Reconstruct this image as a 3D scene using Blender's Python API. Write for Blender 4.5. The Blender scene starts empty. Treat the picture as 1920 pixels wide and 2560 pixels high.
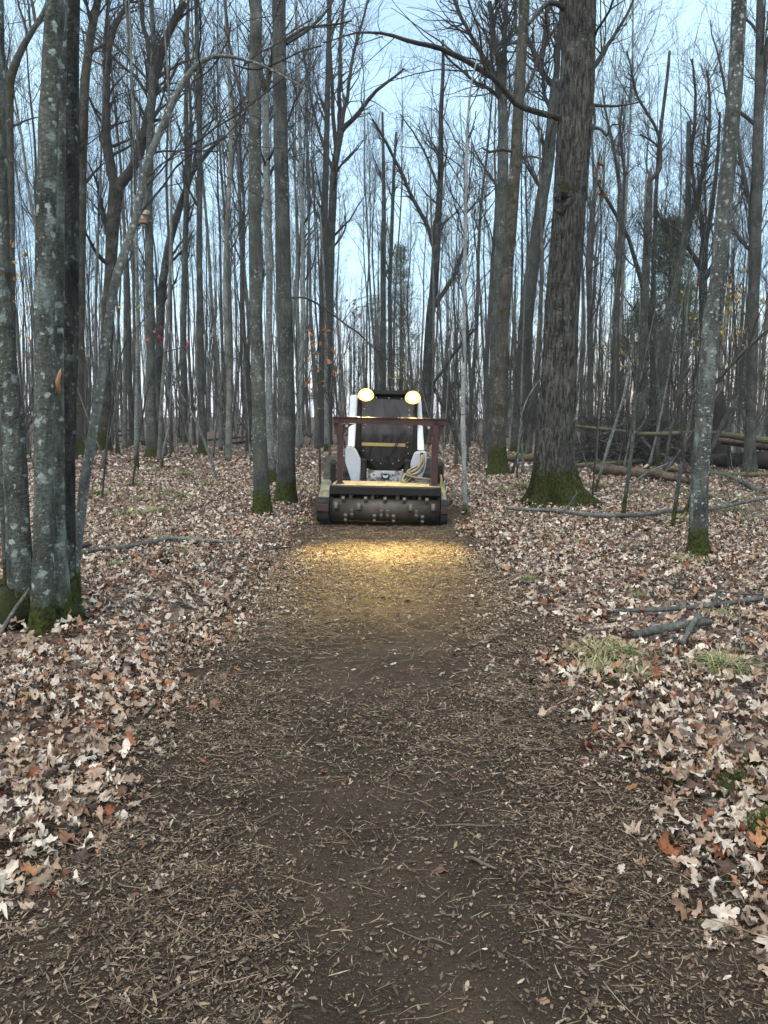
import bpy, bmesh, math, numpy as np
from math import radians, sin, cos, pi, tan, atan
from mathutils import Vector, Matrix

# ------------------------------------------------------------------ camera, sky, light
sc = bpy.context.scene
C = sc.collection
F_PX, CX, CY, CAMH = 1900.0, 960.0, 1280.0, 1.5
PITCH = atan(241.0 / F_PX)
cam_d = bpy.data.cameras.new('camera'); cam = bpy.data.objects.new('camera', cam_d); C.objects.link(cam)
cam_d.sensor_fit = 'VERTICAL'; cam_d.sensor_height = 24.0; cam_d.sensor_width = 18.0
cam_d.lens = 24.0 * F_PX / 2560.0
cam_d.clip_start = 0.05; cam_d.clip_end = 2000
cam.location = (0, 0, CAMH); cam.rotation_euler = (pi / 2 - PITCH, 0, 0)
sc.camera = cam

SUN_EL, SUN_AZ = 62.0, 200.0          # degrees; azimuth clockwise from +Y (behind the camera)
w = bpy.data.worlds.new('World'); sc.world = w; w.use_nodes = True
nt = w.node_tree; nt.nodes.clear()
def wn(t, **kw):
    n = nt.nodes.new(t)
    for k, v in kw.items(): setattr(n, k, v)
    return n
out = wn('ShaderNodeOutputWorld'); bg = wn('ShaderNodeBackground')
sky = wn('ShaderNodeTexSky', sky_type='NISHITA', sun_disc=False)
sky.sun_elevation = radians(SUN_EL); sky.sun_rotation = radians(SUN_AZ)
sky.air_density = 1.0; sky.dust_density = 1.2; sky.ozone_density = 2.0
tc = wn('ShaderNodeTexCoord'); mp = wn('ShaderNodeMapping'); mp.inputs['Scale'].default_value = (1, 1, 2.6)
noi = wn('ShaderNodeTexNoise'); noi.inputs['Scale'].default_value = 2.6; noi.inputs['Detail'].default_value = 5; noi.inputs['Roughness'].default_value = .5
rmp = wn('ShaderNodeValToRGB'); rmp.color_ramp.elements[0].position = .32; rmp.color_ramp.elements[1].position = .72
rmp.color_ramp.elements[0].color = (.35, .35, .35, 1); rmp.color_ramp.elements[1].color = (.92, .92, .92, 1)
mix = wn('ShaderNodeMixRGB'); mix.inputs['Color2'].default_value = (3.55, 5.1, 5.9, 1)   # thin cloud layer
nt.links.new(tc.outputs['Generated'], mp.inputs['Vector']); nt.links.new(mp.outputs[0], noi.inputs['Vector'])
nt.links.new(noi.outputs['Fac'], rmp.inputs[0]); nt.links.new(rmp.outputs[0], mix.inputs['Fac'])
nt.links.new(sky.outputs[0], mix.inputs['Color1'])
sep = wn('ShaderNodeSeparateXYZ'); nt.links.new(tc.outputs['Generated'], sep.inputs[0])
hz = wn('ShaderNodeValToRGB'); hz.color_ramp.elements[0].position = .0; hz.color_ramp.elements[0].color = (.6, .6, .6, 1); hz.color_ramp.elements[1].position = .16; hz.color_ramp.elements[1].color = (0, 0, 0, 1)
nt.links.new(sep.outputs['Z'], hz.inputs[0])
azr = wn('ShaderNodeValToRGB'); azr.color_ramp.elements[0].position = .12; azr.color_ramp.elements[0].color = (5.4, 4.9, 5.3, 1); azr.color_ramp.elements[1].position = .40; azr.color_ramp.elements[1].color = (6.6, 4.5, 2.6, 1)
nt.links.new(sep.outputs['X'], azr.inputs[0])
mix2 = wn('ShaderNodeMixRGB'); nt.links.new(hz.outputs[0], mix2.inputs['Fac']); nt.links.new(mix.outputs[0], mix2.inputs['Color1']); nt.links.new(azr.outputs[0], mix2.inputs['Color2'])
nt.links.new(mix2.outputs[0], bg.inputs['Color'])
bg.inputs['Strength'].default_value = 0.12
nt.links.new(bg.outputs[0], out.inputs['Surface'])

sl = bpy.data.lights.new('sun', 'SUN'); so = bpy.data.objects.new('sun', sl); C.objects.link(so)
sl.energy = 1.5; sl.angle = radians(60); sl.color = (1.0, .91, .79)
az, el = radians(SUN_AZ), radians(SUN_EL)
sdir = Vector((sin(az) * cos(el), cos(az) * cos(el), sin(el)))
so.rotation_euler = sdir.to_track_quat('Z', 'Y').to_euler(); so.location = (0, -5, 30)

sc.view_settings.view_transform = 'Standard'; sc.view_settings.look = 'None'
sc.view_settings.exposure = 1.22; sc.view_settings.gamma = 1.0; sc.view_settings.use_curve_mapping = False
sc.render.engine = 'CYCLES'
sc.cycles.max_bounces = 5; sc.cycles.diffuse_bounces = 3; sc.cycles.glossy_bounces = 2; sc.cycles.transmission_bounces = 3
sc.cycles.volume_bounces = 0; sc.cycles.use_denoising = True
sc.cycles.sample_clamp_indirect = 6

# ------------------------------------------------------------------ helpers
rng = np.random.default_rng(7)
def ray(px, py):
    u, v = (px - CX) / F_PX, (CY - py) / F_PX
    c, s = cos(PITCH), sin(PITCH)
    return np.array([u, c + v * s, -s + v * c])
def at(px, py, Y):
    d = ray(px, py); s = Y / d[1]
    return np.array([d[0] * s, Y, CAMH + d[2] * s]), s
def gp(px, py):
    d = ray(px, py); s = -CAMH / d[2]
    p = np.array([d[0] * s, d[1] * s, 0.0]); p[2] = float(hgt(p[0], p[1])); return p, s

def _hash(ix, iy, seed):
    h = (ix * 374761393 + iy * 668265263 + seed * 1442695041) & 0xffffffff
    h = ((h ^ (h >> 13)) * 1274126177) & 0xffffffff
    return ((h ^ (h >> 16)) & 0xffff) / 65535.0
def vnoise(x, y, seed=0, wrap=None):
    x = np.asarray(x, float); y = np.asarray(y, float)
    ix = np.floor(x).astype(np.int64); iy = np.floor(y).astype(np.int64); fx = x - ix; fy = y - iy
    fx = fx * fx * (3 - 2 * fx); fy = fy * fy * (3 - 2 * fy)
    ix1 = ix + 1
    if wrap: ix = ix % wrap; ix1 = ix1 % wrap
    a = _hash(ix, iy, seed); b = _hash(ix1, iy, seed); c = _hash(ix, iy + 1, seed); d = _hash(ix1, iy + 1, seed)
    return (a * (1 - fx) + b * fx) * (1 - fy) + (c * (1 - fx) + d * fx) * fy
def hgt(x, y):
    x = np.asarray(x, float); y = np.asarray(y, float)
    far = np.clip((y - 3) / 12, 0, 1)
    h = (vnoise(x * .35 + 9, y * .35, 3) - .5) * .10 * far + (vnoise(x * 1.3, y * 1.3 + 4, 5) - .5) * .05
    t = np.clip((1.25 - np.abs(x)) / .5, 0, 1)
    h = h * (1 - .6 * t) - .03 * t
    rise = np.clip((y - 45) / 60, 0, 1)
    return h + rise * 1.0 * (x < 0) + rise * .4 * (x >= 0)
def smooth01(a, b, x):
    t = np.clip((x - a) / (b - a), 0, 1); return t * t * (3 - 2 * t)

def mesh_np(name, V, faces, col=None, smooth=True):
    """faces: list of integer arrays (n,3) or (n,4)"""
    V = np.asarray(V, np.float32).reshape(-1, 3)
    me = bpy.data.meshes.new(name)
    loops = np.concatenate([f.ravel() for f in faces]).astype(np.int32)
    tot = np.concatenate([np.full(len(f), f.shape[1]) for f in faces]).astype(np.int32)
    start = np.concatenate([[0], np.cumsum(tot)[:-1]]).astype(np.int32)
    me.vertices.add(len(V)); me.vertices.foreach_set('co', V.ravel())
    me.loops.add(len(loops)); me.loops.foreach_set('vertex_index', loops)
    me.polygons.add(len(tot)); me.polygons.foreach_set('loop_start', start); me.polygons.foreach_set('loop_total', tot)
    if smooth: me.polygons.foreach_set('use_smooth', np.ones(len(tot), bool))
    if col is not None:
        a = me.attributes.new('Col', 'FLOAT_COLOR', 'POINT')
        c4 = np.ones((len(V), 4), np.float32); c4[:, :3] = col; a.data.foreach_set('color', c4.ravel())
    me.update(calc_edges=True)
    return me
def put(name, me, mat=None, parent=None, loc=None):
    o = bpy.data.objects.new(name, me); C.objects.link(o)
    if mat is not None and me is not None and not me.materials: me.materials.append(mat)
    if parent is not None: o.parent = parent
    if loc is not None: o.location = [float(v) for v in loc]
    return o
def tag(o, label=None, cat=None, group=None, kind=None):
    if label: o['label'] = label
    if cat: o['category'] = cat
    if group: o['group'] = group
    if kind: o['kind'] = kind
    return o
def thing(name, label, cat, loc=(0, 0, 0), group=None):
    o = bpy.data.objects.new(name, None); C.objects.link(o); o.empty_display_size = .1
    o.location = [float(v) for v in loc]
    return tag(o, label, cat, group)

class Tubes:
    def __init__(s): s.V = []; s.F = []; s.n = 0; s.c = []
    def add(s, P, R, k=4, col=None):
        P = np.asarray(P, float); R = np.asarray(R, float)
        if P.ndim == 2: P = P[None]; R = R[None]
        B, n, _ = P.shape
        T = np.gradient(P, axis=1); T /= np.linalg.norm(T, axis=2, keepdims=True) + 1e-9
        D = P[:, -1] - P[:, 0]; D /= np.linalg.norm(D, axis=1, keepdims=True) + 1e-9
        ref = np.where(np.abs(D[:, 1:2]) < .75, np.array([[0, 1., 0]]), np.array([[1., 0, .2]]))[:, None, :]
        U = np.cross(np.broadcast_to(ref, T.shape), T); U /= np.linalg.norm(U, axis=2, keepdims=True) + 1e-9
        W = np.cross(T, U)
        a = np.arange(k) * 2 * pi / k
        ring = P[:, :, None] + R[:, :, None, None] * (np.cos(a)[None, None, :, None] * U[:, :, None] + np.sin(a)[None, None, :, None] * W[:, :, None])
        base = s.n + (np.arange(B) * n * k)[:, None, None] + (np.arange(n - 1) * k)[None, :, None]
        j = np.arange(k)[None, None, :]; j1 = (j + 1) % k
        q = np.stack([base + j, base + j1, base + k + j1, base + k + j], -1).reshape(-1, 4)
        s.V.append(ring.reshape(-1, 3)); s.F.append(q); s.n += B * n * k
        if col is not None: s.c.append(np.repeat(np.asarray(col, float).reshape(B, 3), n * k, 0))
    def mesh(s, name):
        return mesh_np(name, np.concatenate(s.V), [np.concatenate(s.F)], np.concatenate(s.c) if s.c else None)

def resample(P, R, n):
    P = np.asarray(P, float); R = np.asarray(R, float)
    d = np.concatenate([[0], np.cumsum(np.linalg.norm(np.diff(P, axis=0), axis=1))])
    t = np.linspace(0, d[-1], n)
    Q = np.stack([np.interp(t, d, P[:, i]) for i in range(3)], 1); S = np.interp(t, d, R)
    m = max(1, n // (len(P) * 3))
    for _ in range(m + 1):
        Q[1:-1] = Q[1:-1] * .5 + (Q[:-2] + Q[2:]) * .25
        S[1:-1] = S[1:-1] * .5 + (S[:-2] + S[2:]) * .25
    return Q, S

def trunk_mesh(name, P, R, k=16, flare=.5, hf=.16, lobes=5, seed=0, bump=.05, ds=.12, ridge=0.0, nr=40, below=.12):
    P = np.asarray(P, float); L = np.linalg.norm(np.diff(P, axis=0), axis=1).sum()
    n = max(8, int(L / ds)); Q, S = resample(P, R, n)
    h = np.concatenate([[0], np.cumsum(np.linalg.norm(np.diff(Q, axis=0), axis=1))])
    Q = np.concatenate([[Q[0] - [0, 0, below]], Q]); S = np.concatenate([[S[0]], S]); h = np.concatenate([[-below], h])
    T = np.gradient(Q, axis=0); T /= np.linalg.norm(T, axis=1, keepdims=True)
    U = np.cross(np.array([0, 1., 0]), T); U /= np.linalg.norm(U, axis=1, keepdims=True); W = np.cross(T, U)
    a = np.arange(k) * 2 * pi / k
    A, H = np.meshgrid(a, h)
    r = np.random.default_rng(seed); ph, ph2 = r.uniform(0, 6, 2)
    lob = .5 + .38 * np.cos(lobes * A + ph) + .24 * np.cos((lobes - 2) * A + ph2)
    f = 1 + flare * np.exp(-np.maximum(H, -.05) / hf) * np.maximum(lob, .05)
    f += bump * (vnoise(A / (2 * pi) * 4, H * 1.2 + seed * 7, seed, wrap=4) - .5) * 2
    f += bump * .5 * (vnoise(A / (2 * pi) * 9, H * 5 + seed * 3, seed + 1, wrap=9) - .5) * 2
    rad = S[:, None] * f
    if ridge:
        wob = vnoise(A / (2 * pi) * 5, H * 1.5, seed + 4, wrap=5) * 1.6
        u = A / (2 * pi) * nr
        n1 = vnoise((u + wob) % nr, H * 2.2, seed + 2, wrap=nr)
        n2 = vnoise((2 * u + wob) % (2 * nr), H * 6, seed + 3, wrap=2 * nr)
        fur = np.minimum(np.abs(2 * n1 - 1) * 2.2, 1) ** .8
        rad += ridge * (fur - .6 + .35 * (n2 - .5))
    V = Q[:, None] + rad[:, :, None] * (np.cos(A)[:, :, None] * U[:, None] + np.sin(A)[:, :, None] * W[:, None])
    m = len(Q); i = np.arange(m - 1)[:, None] * k; j = np.arange(k)[None]; j1 = (j + 1) % k
    q = np.stack([i + j, i + j1, i + k + j1, i + k + j], -1).reshape(-1, 4)
    V = V.reshape(-1, 3); ends = []
    V = np.concatenate([V, Q[-1:]]); c = m * k
    cap = np.stack([np.full(k, c), (m - 1) * k + np.arange(k), (m - 1) * k + (np.arange(k) + 1) % k], -1)
    return mesh_np(name, V, [q, cap]), Q, S

def norm(v): return v / (np.linalg.norm(v, axis=-1, keepdims=True) + 1e-9)
def grow(r, P, R, count, t0, t1, ang, length, n, up=.15, wig=.12, rs=.55, rmax=1, rmin=.004, lt=.6, cur=.04):
    """children of tubes P (B,n,3): returns (count,n,3),(count,n)"""
    B, m, _ = P.shape
    wts = np.linalg.norm(P[:, -1] - P[:, 0], axis=1); idx = r.choice(B, count, p=wts / wts.sum())
    t = r.uniform(t0, t1, count) * (m - 1.001); i = t.astype(int); f = (t - i)[:, None]
    p = P[idx, i] * (1 - f) + P[idx, i + 1] * f; rr = R[idx, i] * (1 - f[:, 0]) + R[idx, i + 1] * f[:, 0]
    T = norm(P[idx, i + 1] - P[idx, i])
    a = np.clip(r.normal(ang[0], ang[1], count), .2, 1.6)[:, None]
    perp = r.normal(size=(count, 3)); perp -= (perp * T).sum(1, keepdims=True) * T; perp = norm(perp)
    d = norm(T * np.cos(a) + perp * np.sin(a) + np.array([0, 0, up]))
    L = length * r.uniform(.45, 1.15, count) * (1 - lt * (t / (m - 1)))
    st = (L / (n - 1))[:, None]; out = [p]
    for _ in range(n - 1):
        d = norm(d + r.normal(size=(count, 3)) * wig + np.array([0, 0, cur])); out.append(out[-1] + d * st)
    Pn = np.stack(out, 1)
    r0 = np.clip(rr * rs * r.uniform(.6, 1.05, count), rmin * 1.1, rmax)
    Rn = r0[:, None] * (1 - np.linspace(0, .8, n))[None] ; Rn = np.maximum(Rn, rmin)
    return Pn, Rn

# ------------------------------------------------------------------ materials
def M(name):
    m = bpy.data.materials.new(name); m.use_nodes = True
    n = m.node_tree; b = n.nodes['Principled BSDF']; return m, n, b
def N(n, t, ins=None, **kw):
    x = n.nodes.new(t)
    for k, v in kw.items(): setattr(x, k, v)
    for k, v in (ins or {}).items():
        if hasattr(v, 'is_linked') or isinstance(v, bpy.types.NodeSocket): n.links.new(v, x.inputs[k])
        else: x.inputs[k].default_value = v
    return x
def ramp(n, fac, stops, interp='LINEAR'):
    x = n.nodes.new('ShaderNodeValToRGB'); cr = x.color_ramp; cr.interpolation = interp
    while len(cr.elements) < len(stops): cr.elements.new(.5)
    for e, (p, c) in zip(cr.elements, stops):
        e.position = p; e.color = (c, c, c, 1) if isinstance(c, (int, float)) else (*c, 1)
    n.links.new(fac, x.inputs[0]); return x.outputs[0]
def mixc(n, fac, a, b, mode='MIX'):
    x = n.nodes.new('ShaderNodeMixRGB'); x.blend_type = mode
    for s, v in ((0, fac), (1, a), (2, b)):
        if isinstance(v, bpy.types.NodeSocket): n.links.new(v, x.inputs[s])
        else: x.inputs[s].default_value = v if s == 0 else (*v, 1)
    return x.outputs[0]
def coords(n, scale=(1, 1, 1), kind='Object'):
    t = n.nodes.new('ShaderNodeTexCoord'); mpg = n.nodes.new('ShaderNodeMapping'); mpg.inputs['Scale'].default_value = scale
    n.links.new(t.outputs[kind], mpg.inputs[0]); return mpg.outputs[0], t.outputs[kind]
def noise(n, vec, scale, detail=4, rough=.55, dist=0):
    return N(n, 'ShaderNodeTexNoise', {'Vector': vec, 'Scale': scale, 'Detail': detail, 'Roughness': rough, 'Distortion': dist}).outputs['Fac']
def bump(n, b, h, st=.4, dist=.02):
    x = N(n, 'ShaderNodeBump', {'Height': h, 'Strength': st, 'Distance': dist}); n.links.new(x.outputs[0], b.inputs['Normal'])
def plain(name, col, rough=.6, metal=0, dirt=None, dscale=6, dth=(.45, .65), spec=.4):
    m, n, b = M(name); b.inputs['Roughness'].default_value = rough; b.inputs['Metallic'].default_value = metal
    b.inputs['Specular IOR Level'].default_value = spec
    v, o = coords(n); f = noise(n, v, dscale, 6, .65)
    c = mixc(n, ramp(n, f, [(.3, .0), (.75, 1.0)]), [x * .82 for x in col], [min(1, x * 1.12) for x in col])
    if dirt is not None:
        f2 = noise(n, v, dscale * .7 + 1.3, 8, .7); c = mixc(n, ramp(n, f2, [(dth[0], 0.), (dth[1], 1.)]), c, dirt)
    n.links.new(c, b.inputs['Base Color'])
    bump(n, b, noise(n, v, dscale * 8, 4), .12, .004)
    return m

def bark(name, c0, c1, lichen=.4, lcol=(.36, .41, .37), lsc=14, moss=.0, mossn=.25, furrow=.8, vary=0, extra_moss=0, birch=False, con=.2, bd=.03):
    m, n, b = M(name); b.inputs['Roughness'].default_value = .9; b.inputs['Specular IOR Level'].default_value = .15
    vs, o = coords(n, (9, 9, 1.6)); v1, _ = coords(n, (1, 1, 1)); vh, _ = coords(n, (1.5, 1.5, 11))
    streak = noise(n, vs, 3.2, 6, .65, .4); blot = noise(n, v1, 2.6, 5, .6)
    c = mixc(n, ramp(n, streak, [(.5 - con, 0.), (.5 + con, 1.)]), c0, c1)
    c = mixc(n, ramp(n, blot, [(.35, .55), (.65, 1.25)]), c, c, 'MULTIPLY') if False else mixc(n, .75, c, ramp(n, blot, [(.32, (.34, .35, .34)), (.5, (.9, .9, .88)), (.68, (1.45, 1.42, 1.34))]), 'MULTIPLY')
    hb = noise(n, vh, 2.2, 3, .5)
    c = mixc(n, ramp(n, hb, [(.62, 0.), (.72, .5 if not birch else .9)]), c, [x * .35 for x in c0] if not birch else (.05, .045, .04))
    if lichen:
        vor = N(n, 'ShaderNodeTexVoronoi', {'Vector': v1, 'Scale': lsc, 'Randomness': 1.0}); 
        wob = noise(n, v1, lsc * 2.5, 4, .6)
        dd = N(n, 'ShaderNodeMath', {0: vor.outputs['Distance'], 1: wob}, operation='ADD').outputs[0]
        gate = ramp(n, noise(n, v1, 1.7, 4, .65), [(.55 - lichen * .30, 0.), (.72 - lichen * .26, 1.)])
        spot = ramp(n, dd, [(.66, .9), (.76, 0.)])
        vor2 = N(n, 'ShaderNodeTexVoronoi', {'Vector': v1, 'Scale': lsc * 2.6, 'Randomness': 1.0})
        spot2 = ramp(n, N(n, 'ShaderNodeMath', {0: vor2.outputs['Distance'], 1: wob}, operation='ADD').outputs[0], [(.58, .6), (.68, 0.)])
        vor3 = N(n, 'ShaderNodeTexVoronoi', {'Vector': v1, 'Scale': lsc * .5, 'Randomness': 1.0})
        spot3 = ramp(n, N(n, 'ShaderNodeMath', {0: vor3.outputs['Distance'], 1: noise(n, v1, lsc * 1.4, 7, .75)}, operation='ADD').outputs[0], [(.60, .7), (.70, 0.)])
        sp = N(n, 'ShaderNodeMath', {0: N(n, 'ShaderNodeMath', {0: spot, 1: spot2}, operation='MAXIMUM').outputs[0], 1: spot3}, operation='MAXIMUM').outputs[0]
        sp = N(n, 'ShaderNodeMath', {0: sp, 1: gate}, operation='MULTIPLY').outputs[0]
        c = mixc(n, sp, c, lcol)
        pv, _ = coords(n, (1, 1, .35)); patch = ramp(n, noise(n, pv, 7, 6, .7), [(.52, 0.), (.66, .75)])
        c = mixc(n, N(n, 'ShaderNodeMath', {0: patch, 1: gate}, operation='MULTIPLY').outputs[0], c, [x * .62 for x in lcol])
    if vary:
        oi = n.nodes.new('ShaderNodeObjectInfo')
        c = mixc(n, 1., c, ramp(n, oi.outputs['Random'], [(0, (.5, .5, .5)), (.35, (.8, .82, .8)), (.7, (1.05, 1.03, .98)), (1, (1.7, 1.72, 1.66))]), 'MULTIPLY')
    if moss:
        sx = N(n, 'ShaderNodeSeparateXYZ', {0: o}).outputs['Z']
        mn = noise(n, v1, 9, 8, .75)
        q = N(n, 'ShaderNodeMath', {0: mn, 1: -2.2 * moss, 2: .5 + 1.1 * moss}, operation='MULTIPLY_ADD').outputs[0]
        q = N(n, 'ShaderNodeMath', {0: mn, 1: -moss * 2.6, 2: moss * 2.75}, operation='MULTIPLY_ADD').outputs[0]
        mf = N(n, 'ShaderNodeMath', {0: q, 1: sx}, operation='SUBTRACT').outputs[0]
        mf = ramp(n, mf, [(.0, 0.), (.14, 1.)])
        mcol = mixc(n, ramp(n, noise(n, v1, 28, 4), [(.35, 0.), (.65, 1.)]), (.014, .017, .004), (.06, .068, .014))
        c = mixc(n, mf, c, mcol)
        if extra_moss:
            em = ramp(n, noise(n, v1, 3.1, 7, .75), [(.66 - extra_moss * .1, 0.), (.70 - extra_moss * .1, 1.)])
            c = mixc(n, em, c, (.045, .042, .014))
    n.links.new(c, b.inputs['Base Color'])
    bump(n, b, N(n, 'ShaderNodeMath', {0: streak, 1: noise(n, v1, 40, 4)}, operation='ADD').outputs[0], furrow, bd)
    return m
G0, G1 = (.052, .054, .046), (.112, .114, .10)
MAT = {
 'maple': bark('bark_lichen_maple', (.05, .052, .044), (.128, .13, .112), .95, (.34, .40, .36), 11, .20),
 'dark': bark('bark_dark', (.014, .014, .013), (.058, .058, .052), .45, (.30, .34, .30), 16, .25),
 'pole': bark('bark_pole', G0, G1, .35, (.36, .38, .34), 18, .32),
 'poledark': bark('bark_pole_dark', (.042, .043, .037), (.10, .101, .089), .25, (.3, .32, .29), 18, .30),
 'lichen': bark('bark_pale_lichen', (.09, .092, .082), (.20, .205, .19), .95, (.42, .46, .43), 22, .30),
 'rightm': bark('bark_right_maple', (.048, .05, .044), (.122, .125, .112), .8, (.40, .44, .40), 17, .28),
 'oak': bark('bark_oak', (.033, .030, .0265), (.135, .127, .113), .12, (.30, .31, .27), 9, .48, extra_moss=.45, con=.09, furrow=1.0, bd=.06),
 'mossy': bark('bark_mossy', (.045, .04, .033), (.115, .102, .086), .2, (.3, .31, .26), 9, .6, extra_moss=1.2),
 'birch': bark('bark_birch', (.20, .205, .195), (.36, .365, .35), .6, (.5, .52, .5), 25, moss=.14, birch=True),
 'far': bark('bark_far', (.085, .083, .075), (.165, .16, .146), .25, (.34, .36, .33), 18, .12, vary=1),
 'twig': bark('bark_twig', (.04, .036, .033), (.092, .084, .075), 0),
 'log': bark('bark_dead_branch', (.075, .075, .067), (.17, .17, .152), .5, (.36, .40, .36), 22),
 'mosslog': bark('bark_moss_log', (.09, .08, .06), (.2, .17, .125), 0, moss=0),
}
def mosslog_mat():
    m, n, b = M('mossy_log'); b.inputs['Roughness'].default_value = .95
    v, o = coords(n); g = n.nodes.new('ShaderNodeNewGeometry'); z = N(n, 'ShaderNodeSeparateXYZ', {0: g.outputs['Normal']}).outputs['Z']
    wood = mixc(n, ramp(n, noise(n, coords(n, (2, 9, 9))[0], 3, 6, .7), [(.3, 0.), (.7, 1.)]), (.04, .033, .026), (.15, .12, .09))
    mo = mixc(n, ramp(n, noise(n, v, 22, 4), [(.35, 0.), (.65, 1.)]), (.05, .058, .01), (.13, .145, .028))
    f = N(n, 'ShaderNodeMath', {0: noise(n, v, 4, 5, .7), 1: 1.4, 2: -.85}, operation='MULTIPLY_ADD').outputs[0]
    f = ramp(n, N(n, 'ShaderNodeMath', {0: f, 1: z}, operation='ADD').outputs[0], [(.30, 0.), (.55, 1.)])
    n.links.new(mixc(n, f, wood, mo), b.inputs['Base Color']); bump(n, b, noise(n, v, 30, 5), .6, .03); return m
MAT['mosslog'] = mosslog_mat()
MAT['rotlog'] = plain('rotten_wood', (.14, .095, .06), .9, dirt=(.035, .026, .02), dscale=5, dth=(.42, .6))
MAT['blacklog'] = plain('wet_black_log', (.035, .03, .026), .85, dirt=(.012, .011, .01), dscale=7)
MAT['chip'] = plain('shredded_stick', (.115, .087, .062), .85, dirt=(.22, .17, .12), dscale=12, dth=(.55, .7))
MAT['freshwood'] = plain('torn_wood', (.36, .19, .09), .8, dscale=14)

def attr_mat(name, rough=.8, var=.3, vscale=60, trans=0.0, spec=.25, wet=None):
    m, n, b = M(name); a = N(n, 'ShaderNodeAttribute', attribute_name='Col')
    v, o = coords(n); c = mixc(n, 1., a.outputs['Color'], ramp(n, noise(n, v, vscale, 4, .6), [(.25, 1 - var), (.75, 1 + var * .6)]), 'MULTIPLY')
    n.links.new(c, b.inputs['Base Color']); b.inputs['Roughness'].default_value = rough; b.inputs['Specular IOR Level'].default_value = spec
    bump(n, b, noise(n, v, vscale * 2.2, 3), .25, .004)
    return m
MAT['leaf'] = attr_mat('dead_leaf', .7, .35, 38)
MAT['mulch'] = attr_mat('wood_mulch', .85, .35, 70)
MAT['grass'] = attr_mat('grass_blade', .6, .25, 30)

def floor_mat():
    m, n, b = M('forest_floor'); b.inputs['Roughness'].default_value = .9; b.inputs['Specular IOR Level'].default_value = .1
    v, o = coords(n)
    dv = N(n, 'ShaderNodeMixRGB', {0: .12, 1: v, 2: N(n, 'ShaderNodeTexNoise', {'Vector': v, 'Scale': 14.0}).outputs['Color']}).outputs[0]
    vo = N(n, 'ShaderNodeTexVoronoi', {'Vector': dv, 'Scale': 11.0}); vo2 = N(n, 'ShaderNodeTexVoronoi', {'Vector': dv, 'Scale': 19.0})
    pal = [(0, (.035, .025, .02)), (.2, (.10, .062, .045)), (.38, (.20, .135, .10)), (.55, (.30, .225, .18)), (.75, (.40, .34, .29)), (.9, (.20, .08, .04)), (1, (.46, .42, .38))]
    c1 = ramp(n, N(n, 'ShaderNodeSeparateColor', {0: vo.outputs['Color']}).outputs[0], pal)
    c2 = ramp(n, N(n, 'ShaderNodeSeparateColor', {0: vo2.outputs['Color']}).outputs[1], pal)
    c = mixc(n, ramp(n, noise(n, v, 6, 3), [(.45, 0.), (.55, 1.)]), c1, c2)
    edge = ramp(n, vo.outputs['Distance'], [(.0, 1.1), (.6, .45)]); c = mixc(n, 1., c, edge, 'MULTIPLY')
    c = mixc(n, ramp(n, noise(n, v, .45, 5, .6), [(.55, 0.), (.75, .4)]), c, (.06, .05, .03))
    n.links.new(c, b.inputs['Base Color']); bump(n, b, vo.outputs['Distance'], .8, .06); return m
MAT['floor'] = floor_mat()
def soil_mat():
    m, n, b = M('mulched_soil'); b.inputs['Roughness'].default_value = .92; b.inputs['Specular IOR Level'].default_value = .15
    v, o = coords(n); vs, _ = coords(n, (1, 2.6, 1))
    c = mixc(n, ramp(n, noise(n, v, 1.6, 5, .65), [(.35, 0.), (.65, 1.)]), (.044, .030, .021), (.092, .063, .043))
    fib = noise(n, vs, 55, 6, .75, 1.2)
    c = mixc(n, ramp(n, fib, [(.54, 0.), (.66, .8)]), c, (.16, .118, .083))
    c = mixc(n, 1., c, ramp(n, noise(n, v, 210, 5, .75), [(.3, (.45, .45, .45)), (.7, (1.7, 1.65, 1.55))]), 'MULTIPLY')
    c = mixc(n, ramp(n, noise(n, v, 150, 2, .5), [(.68, 0.), (.74, .8)]), c, (.22, .18, .135))
    n.links.new(c, b.inputs['Base Color'])
    bump(n, b, N(n, 'ShaderNodeMath', {0: fib, 1: noise(n, v, 90, 4, .7)}, operation='ADD').outputs[0], .9, .02); return m
MAT['soil'] = soil_mat()
MAT['moss'] = attr_mat('green_moss', .9, .5, 50)

# ------------------------------------------------------------------ ground
def sheet(name, xs, ys, zf, mat):
    X, Y = np.meshgrid(xs, ys); Z = zf(X, Y)
    nx = len(xs); i = np.arange(len(ys) - 1)[:, None] * nx; j = np.arange(nx - 1)[None]
    q = np.stack([i + j, i + j + 1, i + nx + j + 1, i + nx + j], -1).reshape(-1, 4)
    return put(name, mesh_np(name, np.stack([X, Y, Z], -1), [q]), mat)
gx = np.concatenate([-np.geomspace(190, 8, 22), np.linspace(-7.7, 7.7, 120), np.geomspace(8, 190, 22)])
gy = np.concatenate([-np.geomspace(40, 3, 12), np.linspace(-2.6, 16, 150), np.geomspace(16.4, 240, 56)])
floor = sheet('forest_floor', gx, gy, lambda x, y: hgt(x, y) - .012, MAT['floor'])
tag(floor, kind='structure')
def trail_z(x, y):
    fine = (vnoise(x * 9, y * 9, 11) - .5) * .022 + (vnoise(x * 26, y * 26, 12) - .5) * .012
    ridge = .03 * np.exp(-((np.abs(x) - .95) / .16) ** 2) * vnoise(x * 3, y * 3, 15)
    edge = smooth01(1.15, 1.5, np.abs(x) + (vnoise(x * 2, y * 2, 17) - .5) * .4)
    return hgt(x, y) + .006 + (fine + ridge) * (1 - edge) - .04 * edge
trail = sheet('trail', np.linspace(-1.6, 1.6, 107), np.concatenate([np.linspace(-2, 1.4, 40), np.linspace(1.43, 7, 186), np.linspace(7.05, 14.2, 120)]), trail_z, MAT['soil'])
tag(trail, kind='structure')

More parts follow.
